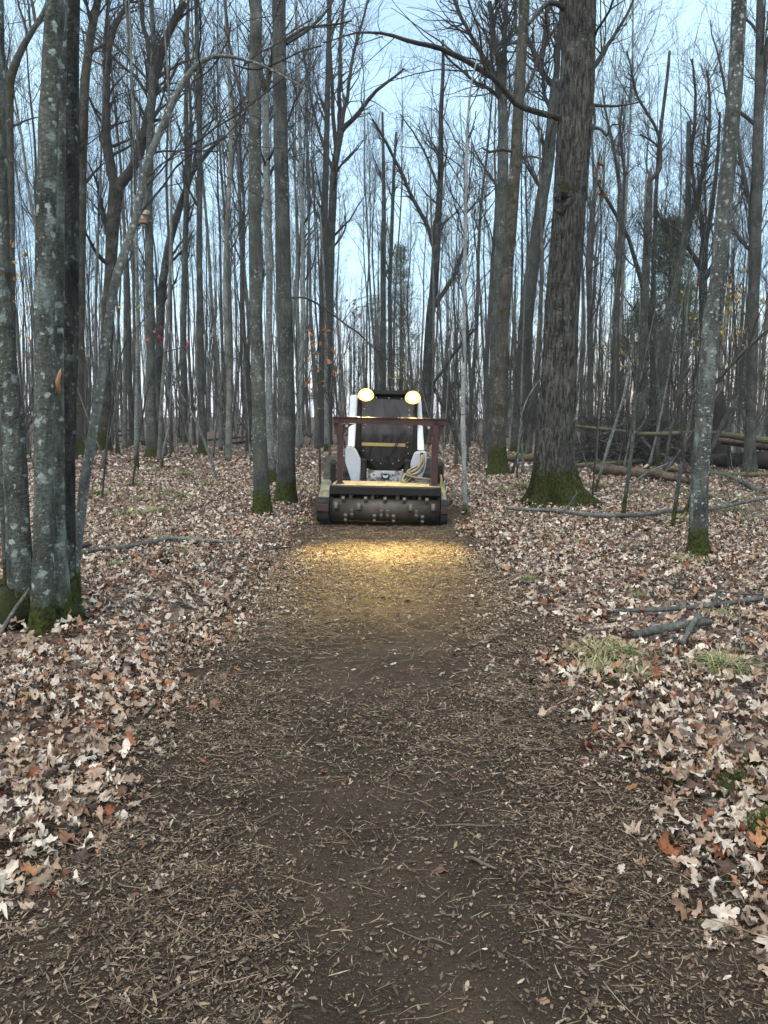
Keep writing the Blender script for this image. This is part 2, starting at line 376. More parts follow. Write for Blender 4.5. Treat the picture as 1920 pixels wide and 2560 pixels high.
# ------------------------------------------------------------------ trees placed one by one
HAND = []          # (x, y) of the hand-placed trees, kept clear by the scatter below
def poly(pts, Y, dy=0.0):
    P, R = [], []
    for i, (px, py, wd) in enumerate(pts):
        p, s = at(px, py, Y + dy * i / max(1, len(pts) - 1)); P.append(p); R.append(wd / 2 / F_PX * s)
    return np.array(P), np.array(R)
def hand_tree(name, label, pts, mat, H=17, limbs=(), n=(14, 50, 150), t0=.45, t1=.97, k=14, flare=.5, hf=.16, lobes=5, ridge=0, nr=40, ds=.15,
              Y=None, seed=0, len1=3.2, bumpy=.05, cat='tree', group=None, crownmat='twig', ang=(.75, .2), cap=True, up=.25):
    b, s = gp(pts[0][0], pts[0][1])
    if Y is None: Y = b[1]
    P, R = poly(pts, Y); P[0] = b; P[0, 1] = Y
    base = P[0].copy(); HAND.append((base[0], base[1]))
    if pts[-1][1] <= 30 and P[-1, 2] < H:
        d = norm(P[-1] - P[-2]); d = norm(d + np.array([0, 0, .7])); L = H - P[-1, 2]; r0 = R[-1]
        ext = [P[-1] + d * L * f + rng.normal(size=3) * .02 * L * f for f in (.35, .7, 1.0)]
        P = np.concatenate([P, ext]); R = np.concatenate([R, [r0 * .75, r0 * .45, r0 * .12]])
    root = thing(name, label, cat, base, group)
    P = P - base
    me, Q, S = trunk_mesh('trunk', P, R, k=k, flare=flare, hf=hf, lobes=lobes, seed=seed + 11, bump=bumpy, ds=ds, ridge=ridge, nr=nr)
    put('trunk', me, MAT[mat], root)
    r = np.random.default_rng(seed + 100)
    T = Tubes(); par = [resample(Q, S, 24)]
    for lb in limbs:
        lp, dy = lb if isinstance(lb, tuple) and not isinstance(lb[0], (int, float)) and isinstance(lb[1], (int, float)) else (lb, 0.)
        LP, LR = poly(lp, Y, dy); LP = LP - base
        q = resample(LP, LR, 24); jit = np.cumsum(r.normal(size=(24, 3)) * .007 * np.linalg.norm(LP[-1] - LP[0]) / 3, 0); jit[0] = 0
        q = (q[0] + jit, q[1]); T.add(q[0], np.maximum(q[1], .006), 7); par.append(q)
    PP = np.stack([p for p, _ in par]); RR = np.stack([x for _, x in par])
    n1, n2, n3 = n
    if n1:
        a1, b1 = grow(r, PP[:1], RR[:1], n1, t0, t1, ang, len1, 9, up=up, wig=.13, rs=.5, rmin=.008, cur=.06, lt=.45)
        T.add(a1, b1, 5)
        src = (np.concatenate([resample_b(PP[1:], 9), a1]), np.concatenate([resample_b(RR[1:, :, None], 9)[..., 0], b1])) if len(par) > 1 else (a1, b1)
    else:
        src = (resample_b(PP[1:], 9), resample_b(RR[1:, :, None], 9)[..., 0]) if len(par) > 1 else None
    if src is not None and n2:
        a2, b2 = grow(r, src[0], src[1], n2, .15, 1., (.75, .22), len1 * .5, 7, up=.18, wig=.17, rs=.5, rmin=.005, lt=.3)
        T.add(a2, b2, 3)
        if n3:
            a3, b3 = grow(r, np.concatenate([a2, resample_b(src[0], 7)]), np.concatenate([b2, resample_b(src[1][..., None], 7)[..., 0]]), n3, .1, 1., (.7, .25), len1 * .26, 4, up=.12, wig=.2, rs=.6, rmax=.008, rmin=.0033, lt=.2)
            T.add(a3, b3, 3)
    if T.n: put('crown', T.mesh('crown'), MAT[crownmat], root)
    return root
def resample_b(P, n):
    m = P.shape[1]; t = np.linspace(0, m - 1.001, n); i = t.astype(int); f = (t - i)[None, :, None]
    return P[:, i] * (1 - f) + P[:, i + 1] * f

# --- the clump of stems on the left: one tree, several stems
cb, _ = gp(105, 1578); CY0 = cb[1]
clump = thing('maple_tree', 'lichen-spotted maple with six stems rising from one mossy base beside the stick', 'tree', cb)
HAND.append((cb[0], cb[1]))
stems = [
 ('maple', [(58, 1545, 66), (50, 1400, 60), (46, 1300, 57), (35, 1100, 58), (15, 900, 52), (5, 700, 42), (-2, 300, 32), (-8, -60, 26)], .22, 'maple', 14, .35),
 ('maple', [(104, 1582, 62), (107, 1450, 55), (110, 1300, 51), (111, 1100, 48), (110, 800, 48), (113, 600, 48), (121, 300, 48), (138, 0, 46), (142, -80, 45)], 0, 'maple', 24, .5),
 ('pole', [(150, 1560, 52), (150, 1400, 38), (149, 1300, 30), (146, 1000, 26), (148, 600, 24), (154, 300, 20), (158, 0, 18), (160, -60, 18)], .20, 'maple', 14, .9),
 ('dark', [(172, 1545, 44), (172, 1400, 34), (172, 1200, 30), (171, 1000, 36), (178, 800, 40), (178, 600, 40), (179, 300, 34), (182, 0, 34), (184, -60, 34)], .36, 'dark', 16, .8),
 ('lichen', [(188, 1500, 26), (190, 1400, 20), (212, 1200, 24), (246, 1000, 22), (272, 800, 23), (288, 700, 24), (322, 600, 22), (342, 540, 18), (362, 430, 19), (372, 395, 18), (412, 300, 17), (440, 240, 16), (462, 196, 16), (505, 150, 13), (530, 138, 11), (575, 140, 9), (640, 156, 7), (690, 180, 6), (770, 224, 3)], .55, 'lichen', 12, .35),
 ('pole', [(22, 1480, 22), (14, 1350, 20), (6, 1200, 19), (-6, 900, 18), (-20, 500, 16), (-40, 0, 14)], .5, 'pole', 12, .3),
]
TC = Tubes(); rr_ = np.random.default_rng(5)
for i, (mt, pts, dyo, mm, k, fl) in enumerate(stems):
    P, R = poly(pts, CY0 + dyo); P = P - cb
    P[0, 2] = min(P[0, 2], .0)
    if i != 4:
        d = norm(P[-1] - P[-2]); L = 7.5
        P = np.concatenate([P, [P[-1] + (d + [0, 0, .3]) * L * f + rr_.normal(size=3) * .25 * f for f in (.35, .7, 1.)]]); R = np.concatenate([R, R[-1] * np.array([.7, .4, .1])])
    me, Q, S = trunk_mesh('stem', P, R, k=k, flare=fl, hf=.12, lobes=5, seed=40 + i, bump=.09, ds=.06)
    put('stem', me, MAT[mm], clump)
    q, s_ = resample(Q, S, 24)
    a1, b1 = grow(rr_, q[None], s_[None], 9 if i != 4 else 10, .55 if i != 4 else .6, .97, (.8, .2), 2.2, 9, up=.2, rmin=.006, rs=.35, rmax=.02)
    TC.add(a1, b1, 5)
    a2, b2 = grow(rr_, a1, b1, 40, .1, 1., (.7, .2), 1.0, 6, wig=.18, rmin=.003, rs=.5); TC.add(a2, b2, 3)
put('crown', TC.mesh('crown'), MAT['twig'], clump)
# splintered stub of a torn branch between the stems
sb, s0 = at(146, 985, CY0 + .05); st1, _ = at(147, 955, CY0 + .0); st2, _ = at(149, 925, CY0)
TB = Tubes(); TB.add(np.array([sb, sb * .6 + st1 * .4 + [.006, -.01, 0], st1 + [-.004, -.012, 0], st2 * .8 + st1 * .2 + [.004, 0, 0], st2 + [.008, 0, .01]]) - cb, [.010, .016, .015, .012, .002], 5); 
put('broken_branch', TB.mesh('broken_branch'), MAT['freshwood'], clump)
# moss swelling at the foot
def moss_dome(name, c, rx, ry, rz, seed, parent=None, n=26, rel=None, fuzz=700, bright=1.0):
    a = np.linspace(0, 2 * pi, n, endpoint=False); e = np.linspace(0, pi / 2, 9)
    A, E = np.meshgrid(a, e)
    f = 1 + .45 * (vnoise(A / (2 * pi) * 6, E * 3 + seed, seed, wrap=6) - .5) + .25 * (vnoise(A / (2 * pi) * 14, E * 7, seed + 1, wrap=14) - .5)
    V = np.stack([np.cos(A) * np.cos(E) * rx * f, np.sin(A) * np.cos(E) * ry * f, np.sin(E) * rz * f - .02], -1).reshape(-1, 3)
    i = np.arange(8)[:, None] * n; j = np.arange(n)[None]; j1 = (j + 1) % n
    q = np.stack([i + j, i + j1, i + n + j1, i + n + j], -1).reshape(-1, 4)
    r = np.random.default_rng(seed)
    fi = r.integers(0, len(V), fuzz); b = V[fi] + r.normal(size=(fuzz, 3)) * .012; nn = norm(b * [1 / rx, 1 / ry, 1.2 / rz] + r.normal(size=(fuzz, 3)) * .5)
    t = norm(r.normal(size=(fuzz, 3))); l = r.uniform(.008, .02, (fuzz, 1)); wv = .004
    W = np.stack([b - t * wv, b + t * wv, b + nn * l], 1).reshape(-1, 3)
    tri = np.arange(fuzz * 3).reshape(-1, 3) + len(V)
    g = r.uniform(0, 1, (fuzz, 1)); cf = (np.array([[.022, .028, .006]]) * (1 - g) + np.array([[.07, .08, .016]]) * g) * bright
    cv = np.tile([[.022, .026, .007]], (len(V), 1)) * bright * r.uniform(.6, 1.4, (len(V), 1))
    me = mesh_np(name, np.concatenate([V, W]), [q, tri], np.concatenate([cv, np.repeat(cf, 3, 0)]))
    return put(name, me, MAT['moss'], parent, c)
p, _ = gp(22, 1562); moss_dome('moss', p - cb + [-.06, .12, 0], .26, .3, .27, 3, clump, fuzz=1600)
p, _ = gp(190, 1560); moss_dome('moss', p - cb + [-.10, .10, 0], .13, .16, .12, 4, clump, fuzz=900)

# --- trunks left and centre
T1 = dict(k=16)
hand_tree('maple_tree', 'straight grey maple with green moss sleeve at its foot, nearest tree left of the machine',
    [(656, 1289, 42), (652, 1200, 38), (646, 1000, 34), (640, 800, 31), (638, 600, 32), (638, 300, 32), (639, 0, 30)], 'pole', H=17, t0=.5, n=(14, 60, 160), seed=1, flare=.55, hf=.22, ds=.08,
    limbs=[([(640, 330, 9), (600, 230, 8), (575, 120, 7), (560, 0, 6)], .8)])
hand_tree('maple_tree', 'smooth grey trunk with dark mossy foot standing just left of the machine',
    [(712, 1258, 52), (716, 1180, 44), (717, 1040, 42), (713, 850, 40), (709, 694, 38), (704, 450, 36), (702, 347, 36), (697, 0, 33)], 'poledark', H=18, t0=.5, n=(14, 60, 160), seed=2, flare=.45, hf=.2, ds=.08,
    limbs=[([(716, 110, 10), (770, 70, 8), (820, 20, 6), (850, -30, 5)], .7), ([(722, 745, 5), (770, 745, 5), (840, 790, 5), (900, 835, 4), (965, 890, 3), (1010, 930, 2)], -.6)])
hand_tree('maple_tree', 'pale lichen-crusted trunk with mossy foot squeezed between the two grey maples',
    [(680, 1214, 24), (676, 1100, 18), (673, 1000, 17), (672, 850, 17), (674, 700, 18), (668, 500, 18), (665, 350, 18), (664, 235, 18)], 'lichen', H=15, n=(8, 80, 260), t0=.6, seed=3, flare=.8,
    limbs=[([(664, 240, 16), (672, 180, 13), (690, 80, 11), (705, 0, 9)], .6), ([(664, 240, 14), (645, 150, 11), (632, 60, 9), (620, -30, 7)], -.4), ([(700, 110, 9), (760, 70, 8), (820, 60, 6), (880, 50, 4)], .4)])
hand_tree('birch_tree', 'thin whitish trunk right behind the grey maples left of the machine',
    [(747, 1118, 15), (750, 1000, 13), (755, 850, 12), (758, 760, 11), (757, 600, 10), (752, 400, 9), (745, 200, 8), (740, 0, 6)], 'birch', H=19, n=(12, 70, 200), t0=.35, seed=4, flare=.3)
hand_tree('maple_tree', 'dark forked tree with fan crown behind the machine, left of the sky gap',
    [(818, 1112, 26), (820, 950, 24), (822, 800, 22), (826, 633, 21), (834, 450, 19), (838, 400, 18), (853, 329, 15)], 'poledark', n=(6, 150, 560), t0=.55, seed=5, k=10, len1=4,
    limbs=[([(853, 329, 14), (880, 300, 12), (908, 270, 11), (935, 232, 9), (963, 211, 8), (1013, 173, 4)], -1.5), ([(845, 365, 13), (850, 270, 11), (853, 169, 10), (860, 60, 8), (868, -40, 6)], 1.2),
           ([(853, 329, 12), (868, 240, 9), (880, 150, 8), (905, 60, 6), (925, -20, 5)], .6), ([(840, 380, 12), (832, 280, 10), (826, 150, 9), (815, 0, 7)], -.9), ([(836, 430, 8), (800, 330, 7), (775, 220, 5), (758, 120, 4)], 1.4)])
hand_tree('maple_tree', 'straight dark pole beside the fan-crowned tree behind the machine',
    [(800, 1120, 22), (806, 900, 19), (808, 700, 18), (812, 500, 17), (818, 300, 14), (820, 150, 12), (825, 0, 10)], 'far', H=22, n=(14, 80, 260), t0=.45, seed=6, k=9, len1=3)
hand_tree('maple_tree', 'mossy-footed grey tree holding the small box, left of the forked tree',
    [(381, 1148, 34), (378, 1080, 24), (377, 950, 22), (376, 800, 22), (372, 640, 20), (372, 443, 19), (378, 253, 17), (384, 100, 14), (378, 0, 12)], 'pole', H=20, n=(12, 90, 300), t0=.5, seed=7, flare=.7, k=10, len1=3.4)
hand_tree('maple_tree', 'large forked tree with mossy crook high in the left of the woods',
    [(256, 1130, 42), (262, 1050, 30), (266, 900, 29), (272, 760, 30), (277, 675, 29), (282, 560, 31), (291, 468, 36)], 'mossy', n=(2, 150, 520), t0=.7, seed=8, flare=.8, k=12, len1=4.6,
    limbs=[([(288, 475, 26), (268, 400, 22), (262, 300, 20), (260, 200, 18), (262, 126, 17), (290, 60, 13), (330, 0, 10)], 1.0), ([(295, 470, 28), (320, 430, 26), (346, 400, 24), (362, 320, 23), (380, 253, 22), (388, 180, 22), (405, 97, 20), (435, 40, 19), (460, 0, 18)], -.8),
           ([(371, 228, 15), (372, 160, 13), (368, 105, 12), (352, 50, 10), (350, 0, 9)], 1.2), ([(262, 126, 12), (266, 70, 10), (270, 20, 9), (262, -30, 8)], -1), ([(366, 232, 9), (330, 180, 8), (290, 150, 7), (250, 100, 6), (205, 75, 5)], 1.5),
           ([(384, 240, 9), (420, 215, 8), (445, 160, 6), (490, 145, 5)], 1.)])
hand_tree('maple_tree', 'stout dark mossy trunk just right of the lichen-spotted stems, half hidden',
    [(200, 1140, 44), (198, 1050, 28), (196, 900, 27), (200, 700, 26), (204, 400, 25), (212, 200, 23), (228, 80, 20), (245, 0, 18)], 'mossy', H=19, n=(12, 90, 300), t0=.45, seed=9, flare=.9, k=12, len1=3.8)
hand_tree('maple_tree', 'slim lichen-barked young tree with a black mossy foot in the left clearing',
    [(341, 1169, 13), (341, 1050, 11), (342, 950, 10), (345, 800, 9), (340, 600, 9), (336, 400, 8), (330, 200, 6), (326, 60, 5), (322, 0, 4)], 'lichen', H=13, n=(14, 80, 220), t0=.35, seed=10, k=8, len1=1.8)
hand_tree('maple_tree', 'dark grey tree with spreading mossy root foot in the middle of the left woods',
    [(508, 1135, 26), (506, 1050, 17), (502, 950, 17), (500, 800, 16), (498, 600, 15), (500, 400, 14), (495, 200, 12), (490, 0, 10)], 'poledark', H=21, n=(14, 100, 320), t0=.4, seed=11, flare=.9, k=10, len1=3.2)
hand_tree('maple_tree', 'pale grey tree with a low moss cuff behind the thin bent sapling',
    [(461, 1107, 22), (460, 1000, 17), (458, 850, 16), (462, 650, 15), (468, 450, 13), (465, 250, 11), (470, 0, 9)], 'pole', H=23, n=(14, 90, 280), t0=.4, seed=12, k=10, len1=3)
hand_tree('maple_tree', 'leaning dark tree slanting right between the box tree and the grey maples',
    [(392, 1105, 22), (398, 900, 20), (404, 720, 20), (425, 600, 19), (452, 510, 17), (480, 430, 14), (520, 380, 10), (560, 340, 7)], 'dark', n=(10, 120, 360), t0=.4, seed=13, k=9, len1=3,
    limbs=[([(470, 450, 10), (476, 330, 9), (470, 200, 7), (455, 80, 5)], 1.), ([(480, 430, 8), (500, 300, 7), (503, 180, 6), (480, 100, 5), (440, 60, 4)], -.6)])
hand_tree('maple_tree', 'upright grey trunk at the left edge behind the spotted stems, leaves of yellow on it',
    [(32, 1160, 26), (30, 1000, 25), (26, 800, 24), (24, 500, 23), (22, 300, 22), (24, 200, 21), (50, 130, 16), (85, 70, 13), (112, 30, 11)], 'mossy', H=18, n=(8, 90, 260), t0=.45, seed=14, k=10, len1=3.4,
    limbs=[([(23, 220, 14), (8, 140, 12), (-15, 60, 10)], .6), ([(90, 65, 9), (82, 20, 8), (70, -30, 6)], .5)])

# --- behind the machine and to its right
hand_tree('maple_tree', 'tall straight dark tree in the sky gap straight behind the machine cab',
    [(955, 1098, 20), (957, 950, 17), (958, 800, 14), (958, 633, 14), (960, 500, 10), (958, 380, 8), (956, 280, 5)], 'poledark', n=(14, 110, 380), t0=.5, seed=15, k=8, len1=3.4)
hand_tree('maple_tree', 'twin dark pole right of the tallest tree behind the cab',
    [(976, 1095, 13), (976, 900, 11), (974, 720, 10), (980, 560, 9), (985, 420, 8), (990, 330, 5)], 'far', n=(12, 100, 340), t0=.5, seed=16, k=8, len1=3.2)
hand_tree('maple_tree', 'dark crooked tree with a long limb leaning left over the gap, right of the cab',
    [(1062, 1110, 30), (1066, 980, 26), (1070, 886, 24), (1076, 790, 22), (1085, 717, 21), (1089, 633, 19), (1098, 500, 16), (1102, 422, 15), (1102, 295, 12), (1108, 169, 9), (1107, 100, 6)], 'dark', n=(12, 150, 520), t0=.5, seed=17, k=11, len1=3.6,
    limbs=[([(1084, 616, 13), (1070, 570, 11), (1039, 506, 10), (992, 413, 8), (958, 350, 6), (930, 300, 4)], -1.), ([(1088, 765, 12), (1098, 745, 12), (1131, 692, 11), (1150, 640, 9), (1165, 600, 6)], .8), ([(1100, 480, 7), (1060, 380, 6), (1030, 330, 4), (1000, 290, 3)], 1.2)])
hand_tree('birch_tree', 'slender white-barked sapling with a dark foot just right of the machine',
    [(1163, 1287, 12), (1161, 1180, 11), (1157, 1050, 12), (1160, 900, 11), (1161, 800, 9), (1163, 591, 9), (1166, 380, 8), (1172, 260, 6), (1178, 205, 5), (1192, 150, 3)], 'birch', n=(22, 80, 160), t0=.3, t1=1, seed=18, k=8, len1=1.4, flare=.3, ds=.1, crownmat='twig')
hand_tree('maple_tree', 'tall brown trunk with patchy moss standing left of the big oak',
    [(1245, 1193, 46), (1245, 1120, 40), (1250, 1000, 36), (1255, 900, 35), (1256, 800, 34), (1275, 591, 31), (1288, 420, 29), (1295, 295, 28), (1304, 127, 26), (1312, 0, 25)], 'mossy', H=22, n=(10, 110, 360), t0=.5, seed=19, flare=.7, hf=.3, k=16, len1=4, ds=.1,
    limbs=[([(1297, 260, 9), (1330, 200, 8), (1360, 120, 7), (1400, 60, 6)], 1.), ([(1290, 380, 8), (1250, 372, 8), (1222, 380, 6), (1205, 368, 4)], -.5)])
hand_tree('maple_tree', 'grey trunk dividing into many rising limbs directly behind the brown mossy trunk',
    [(1232, 1160, 38), (1236, 1000, 32), (1242, 800, 30), (1252, 600, 28), (1258, 420, 27), (1258, 300, 25), (1255, 240, 22)], 'pole', n=(3, 170, 620), t0=.7, seed=20, k=11, len1=4.6, flare=.5,
    limbs=[([(1255, 245, 18), (1240, 190, 15), (1210, 140, 12), (1180, 90, 10), (1150, 40, 9), (1130, -20, 8)], .8), ([(1256, 240, 17), (1250, 160, 15), (1235, 80, 13), (1225, 0, 12)], -.7), ([(1256, 240, 15), (1262, 170, 13), (1258, 80, 12), (1262, 0, 10)], 1.2),
           ([(1255, 250, 11), (1225, 220, 9), (1190, 205, 8), (1150, 170, 6), (1110, 130, 5)], -1.3), ([(1245, 180, 9), (1262, 110, 8), (1290, 60, 7), (1285, -10, 6)], .3)])
hand_tree('maple_tree', 'heavy grey trunk leaning right and passing behind the big oak',
    [(1300, 1132, 48), (1302, 1020, 38), (1308, 900, 36), (1315, 800, 35), (1328, 690, 34), (1342, 591, 33), (1355, 500, 31), (1368, 422, 30), (1378, 330, 27), (1385, 253, 26), (1388, 200, 22)], 'poledark', n=(4, 150, 520), t0=.7, seed=21, flare=.6, k=12, len1=4.4,
    limbs=[([(1384, 215, 15), (1355, 185, 14), (1342, 150, 13), (1330, 110, 12), (1300, 90, 10), (1290, 70, 9)], .7), ([(1388, 210, 17), (1392, 120, 15), (1400, 40, 13), (1402, -30, 12)], -.6), ([(1350, 160, 9), (1362, 90, 8), (1370, 30, 7), (1385, -20, 6)], .8)])
oak = hand_tree('oak_tree', 'massive furrowed oak with buttressed mossy foot, the thickest trunk in the wood',
    [(1392, 1262, 100), (1387, 1200, 97), (1386, 1130, 93), (1391, 1053, 88), (1398, 926, 83), (1403, 800, 80), (1409, 700, 80), (1421, 548, 78), (1432, 380, 82), (1443, 211, 82), (1449, 0, 78)], 'oak', H=21, n=(8, 70, 160), t0=.62, seed=22, k=150, flare=1.5, hf=.27, lobes=6, ridge=.03, nr=46, ds=.055, bumpy=.02, len1=6,
    limbs=[([(1400, 295, 17), (1389, 291, 15), (1350, 282, 15), (1313, 274, 15), (1290, 255, 14), (1270, 232, 14), (1245, 195, 15), (1220, 175, 15), (1180, 155, 14), (1148, 139, 14), (1115, 118, 13), (1085, 110, 12), (1040, 97, 11), (1001, 89, 10), (960, 80, 7), (929, 78, 6), (870, 84, 4), (811, 105, 3)], -1.6),
           ([(1480, 170, 15), (1492, 160, 13), (1515, 125, 11), (1532, 101, 9), (1560, 60, 8), (1579, 25, 7), (1592, -10, 6)], .5), ([(1478, 110, 9), (1495, 70, 7), (1520, 35, 6), (1535, 0, 5)], -.7),
           ([(1478, 266, 13), (1492, 262, 8), (1530, 266, 6), (1566, 262, 5), (1608, 257, 3)], .4), ([(1484, 268, 8), (1490, 300, 7), (1478, 350, 6), (1473, 400, 5), (1469, 485, 5), (1480, 540, 4), (1486, 600, 3)], -.3),
           ([(1470, 330, 8), (1490, 318, 9), (1506, 325, 7), (1518, 342, 6), (1528, 310, 4), (1560, 312, 3)], -.3), ([(1420, 30, 16), (1395, 8, 14), (1368, 5, 12), (1345, 30, 10), (1322, 60, 8)], -.5)])
# the healed knot on the oak
kb = np.array(oak.location)
def knot():
    c, s = at(1408, 497, kb[1] - .245); n = 28
    a = np.linspace(0, 2 * pi, n, endpoint=False); V = []; prof = [(.17, .03), (.15, -.03), (.11, -.055), (.075, -.045), (.05, -.01), (.03, .06)]
    for r_, y_ in prof:
        wob = 1 + .22 * np.sin(3 * a + 1) * (1 if r_ > .06 else .5) + .12 * np.sin(7 * a)
        V.append(np.stack([np.cos(a) * r_ * wob * .95, np.full(n, y_) + .012 * np.sin(9 * a + r_ * 60), np.sin(a) * r_ * wob * 1.15 - .02], -1))
    V = np.concatenate(V); m = len(prof); i = np.arange(m - 1)[:, None] * n; j = np.arange(n)[None]; j1 = (j + 1) % n
    q = np.stack([i + j, i + n + j, i + n + j1, i + j1], -1).reshape(-1, 4)
    put('knot', mesh_np('knot', V + (c - kb), [q]), MAT['oak'], oak)
    cc, _ = at(1406, 480, kb[1] - .25); d = moss_dome('knot_moss', cc - kb, .085, .05, .15, 9, oak, fuzz=500)
knot()
hand_tree('maple_tree', 'lichen-flecked grey maple with a moss boot, alone in the right foreground',
    [(1747, 1393, 56), (1745, 1348, 48), (1748, 1222, 44), (1756, 1095, 41), (1767, 969, 42), (1778, 800, 43), (1795, 717, 41), (1807, 548, 39), (1824, 380, 37), (1838, 211, 37), (1848, 0, 36)], 'rightm', H=15, n=(10, 40, 100), t0=.6, seed=23, flare=.5, hf=.1, k=20, ds=.05, len1=2.6,
    limbs=[([(1766, 1150, 12), (1785, 1110, 13), (1800, 1075, 13), (1822, 1030, 12), (1836, 1012, 10), (1845, 990, 5)], .3), ([(1768, 985, 9), (1790, 955, 9), (1830, 910, 9), (1880, 860, 9), (1930, 822, 9), (1990, 780, 8)], -.3)])
hand_tree('maple_tree', 'grey tree at the right edge standing before the black fallen log',
    [(1874, 1182, 34), (1875, 1095, 25), (1881, 930, 22), (1884, 760, 26), (1887, 633, 28), (1895, 380, 26), (1898, 200, 20), (1900, 0, 16)], 'far', H=20, n=(14, 120, 380), t0=.3, seed=24, flare=.5, k=12, len1=3.6,
    limbs=[([(1890, 560, 12), (1860, 440, 10), (1845, 330, 8), (1840, 200, 6)], .8), ([(1890, 640, 10), (1850, 600, 8), (1820, 540, 6), (1800, 480, 5)], 1.), ([(1897, 300, 12), (1915, 180, 10), (1925, 60, 8)], .6)])
hand_tree('maple_tree', 'broken-topped grey snag with a side limb curling past a bare pole',
    [(1598, 1140, 26), (1604, 980, 22), (1610, 800, 20), (1614, 700, 20), (1617, 633, 19), (1622, 520, 17), (1625, 443, 15), (1628, 420, 5)], 'pole', n=(3, 70, 260), t0=.5, seed=25, k=10, len1=3,
    limbs=[([(1626, 448, 11), (1645, 440, 11), (1655, 415, 10), (1655, 380, 9), (1648, 330, 8), (1620, 285, 7), (1596, 250, 6), (1585, 190, 5), (1570, 130, 4)], .4), ([(1645, 365, 5), (1625, 350, 5), (1600, 336, 4)], -.4)])
hand_tree('dead_tree', 'bare dark pole snapped off at the top against the sky on the right',
    [(1628, 1128, 14), (1630, 900, 13), (1632, 740, 12), (1638, 580, 11), (1640, 480, 10), (1648, 359, 10), (1656, 290, 9), (1663, 232, 8), (1670, 175, 8), (1674, 128, 7)], 'dark', n=(6, 14, 30), t0=.3, t1=.8, seed=26, k=8, len1=1.4, flare=.3)
hand_tree('maple_tree', 'crooked tree with a snapped fork and tall side limb, left of the right foreground maple',
    [(1652, 1150, 24), (1654, 980, 19), (1659, 844, 18), (1684, 738, 17), (1709, 612, 16), (1720, 520, 15), (1722, 400, 14), (1722, 304, 11)], 'pole', n=(4, 110, 380), t0=.45, seed=27, k=10, len1=3.4,
    limbs=[([(1712, 600, 12), (1740, 500, 11), (1762, 420, 10), (1772, 345, 9), (1773, 270, 8), (1765, 180, 6)], .6), ([(1722, 420, 10), (1735, 330, 9), (1740, 250, 7), (1730, 150, 5)], -.6), ([(1715, 600, 8), (1690, 570, 7), (1665, 560, 6), (1640, 530, 4)], .7)])
hand_tree('maple_tree', 'dark branching tree half hidden behind the right foreground maple',
    [(1768, 1150, 24), (1764, 980, 22), (1760, 800, 22), (1757, 690, 21), (1760, 612, 18), (1776, 540, 14), (1788, 460, 11), (1795, 380, 8), (1800, 280, 5)], 'dark', n=(6, 150, 480), t0=.45, seed=28, k=10, len1=3.6,
    limbs=[([(1758, 670, 12), (1735, 640, 11), (1715, 615, 9), (1690, 605, 8), (1655, 560, 6), (1640, 520, 4)], .6), ([(1760, 620, 11), (1752, 540, 10), (1735, 480, 8), (1728, 400, 6)], -.7)])
hand_tree('maple_tree', 'slim grey tree between the oak and the broken snag',
    [(1536, 1140, 20), (1538, 950, 18), (1540, 780, 16), (1546, 675, 15), (1553, 570, 13), (1550, 470, 11), (1540, 400, 10), (1528, 340, 8), (1516, 290, 6), (1505, 220, 4)], 'poledark', n=(8, 120, 420), t0=.4, seed=29, k=9, len1=3.2,
    limbs=[([(1556, 560, 8), (1560, 440, 7), (1550, 330, 6), (1560, 250, 4)], .6)])
hand_tree('dead_tree', 'thin dead trunk leaning far left across the slim grey tree right of the oak',
    [(1640, 1125, 16), (1642, 950, 15), (1637, 850, 14), (1620, 770, 13), (1600, 690, 12), (1570, 590, 10), (1530, 520, 9), (1500, 470, 7), (1482, 430, 5)], 'dark', n=(6, 60, 180), t0=.4, seed=30, k=8, len1=2)
hand_tree('maple_tree', 'straight thin dark tree close to the right side of the oak',
    [(1478, 1128, 16), (1476, 950, 14), (1474, 800, 13), (1470, 650, 12), (1476, 560, 10), (1490, 450, 8), (1500, 380, 5)], 'far', n=(10, 100, 320), t0=.4, seed=31, k=8, len1=2.8)

# --- saplings on the right
def sapling(name, label, pts, mat, n=(8, 24, 40), seed=0, len1=.7, flare=.3, **kw):
    return hand_tree(name, label, pts, mat, n=n, t0=.3, t1=1, seed=seed, k=8, len1=len1, flare=flare, hf=.06, ds=.08, **kw)
sapling('sapling', 'pale spindly sapling leaning right out of the leaves beside the oak', [(1487, 1235, 6), (1494, 1205, 7), (1524, 1104, 8), (1545, 1040, 8), (1557, 1002, 7), (1572, 927, 6), (1580, 860, 4)], 'lichen', seed=50)
sapling('sapling', 'upright grey sapling with mossy foot standing over the long curved branch', [(1556, 1308, 12), (1562, 1250, 11), (1570, 1200, 10), (1578, 1130, 9), (1583, 1095, 9), (1587, 1019, 9), (1590, 960, 5), (1586, 860, 4), (1578, 760, 3)], 'pole', seed=51)
sapling('sapling', 'crooked young stem with green foot left of the right foreground maple', [(1679, 1329, 13), (1685, 1290, 11), (1695, 1220, 11), (1704, 1160, 10), (1712, 1110, 10), (1722, 1060, 8), (1735, 980, 5), (1742, 900, 3)], 'pole', seed=52)
sapling('sapling', 'short dark mossy stem tucked behind the right foreground maple', [(1705, 1302, 15), (1714, 1275, 11), (1728, 1245, 9), (1740, 1200, 7), (1752, 1130, 5), (1760, 1050, 4)], 'dark', seed=53)
sapling('sapling', 'thin grey stem among the brush in front of the mossy logs', [(1644, 1170, 15), (1644, 1120, 12), (1646, 1050, 11), (1645, 980, 9), (1640, 880, 6), (1644, 780, 4)], 'pole', seed=54, len1=1.3, n=(10, 40, 100))
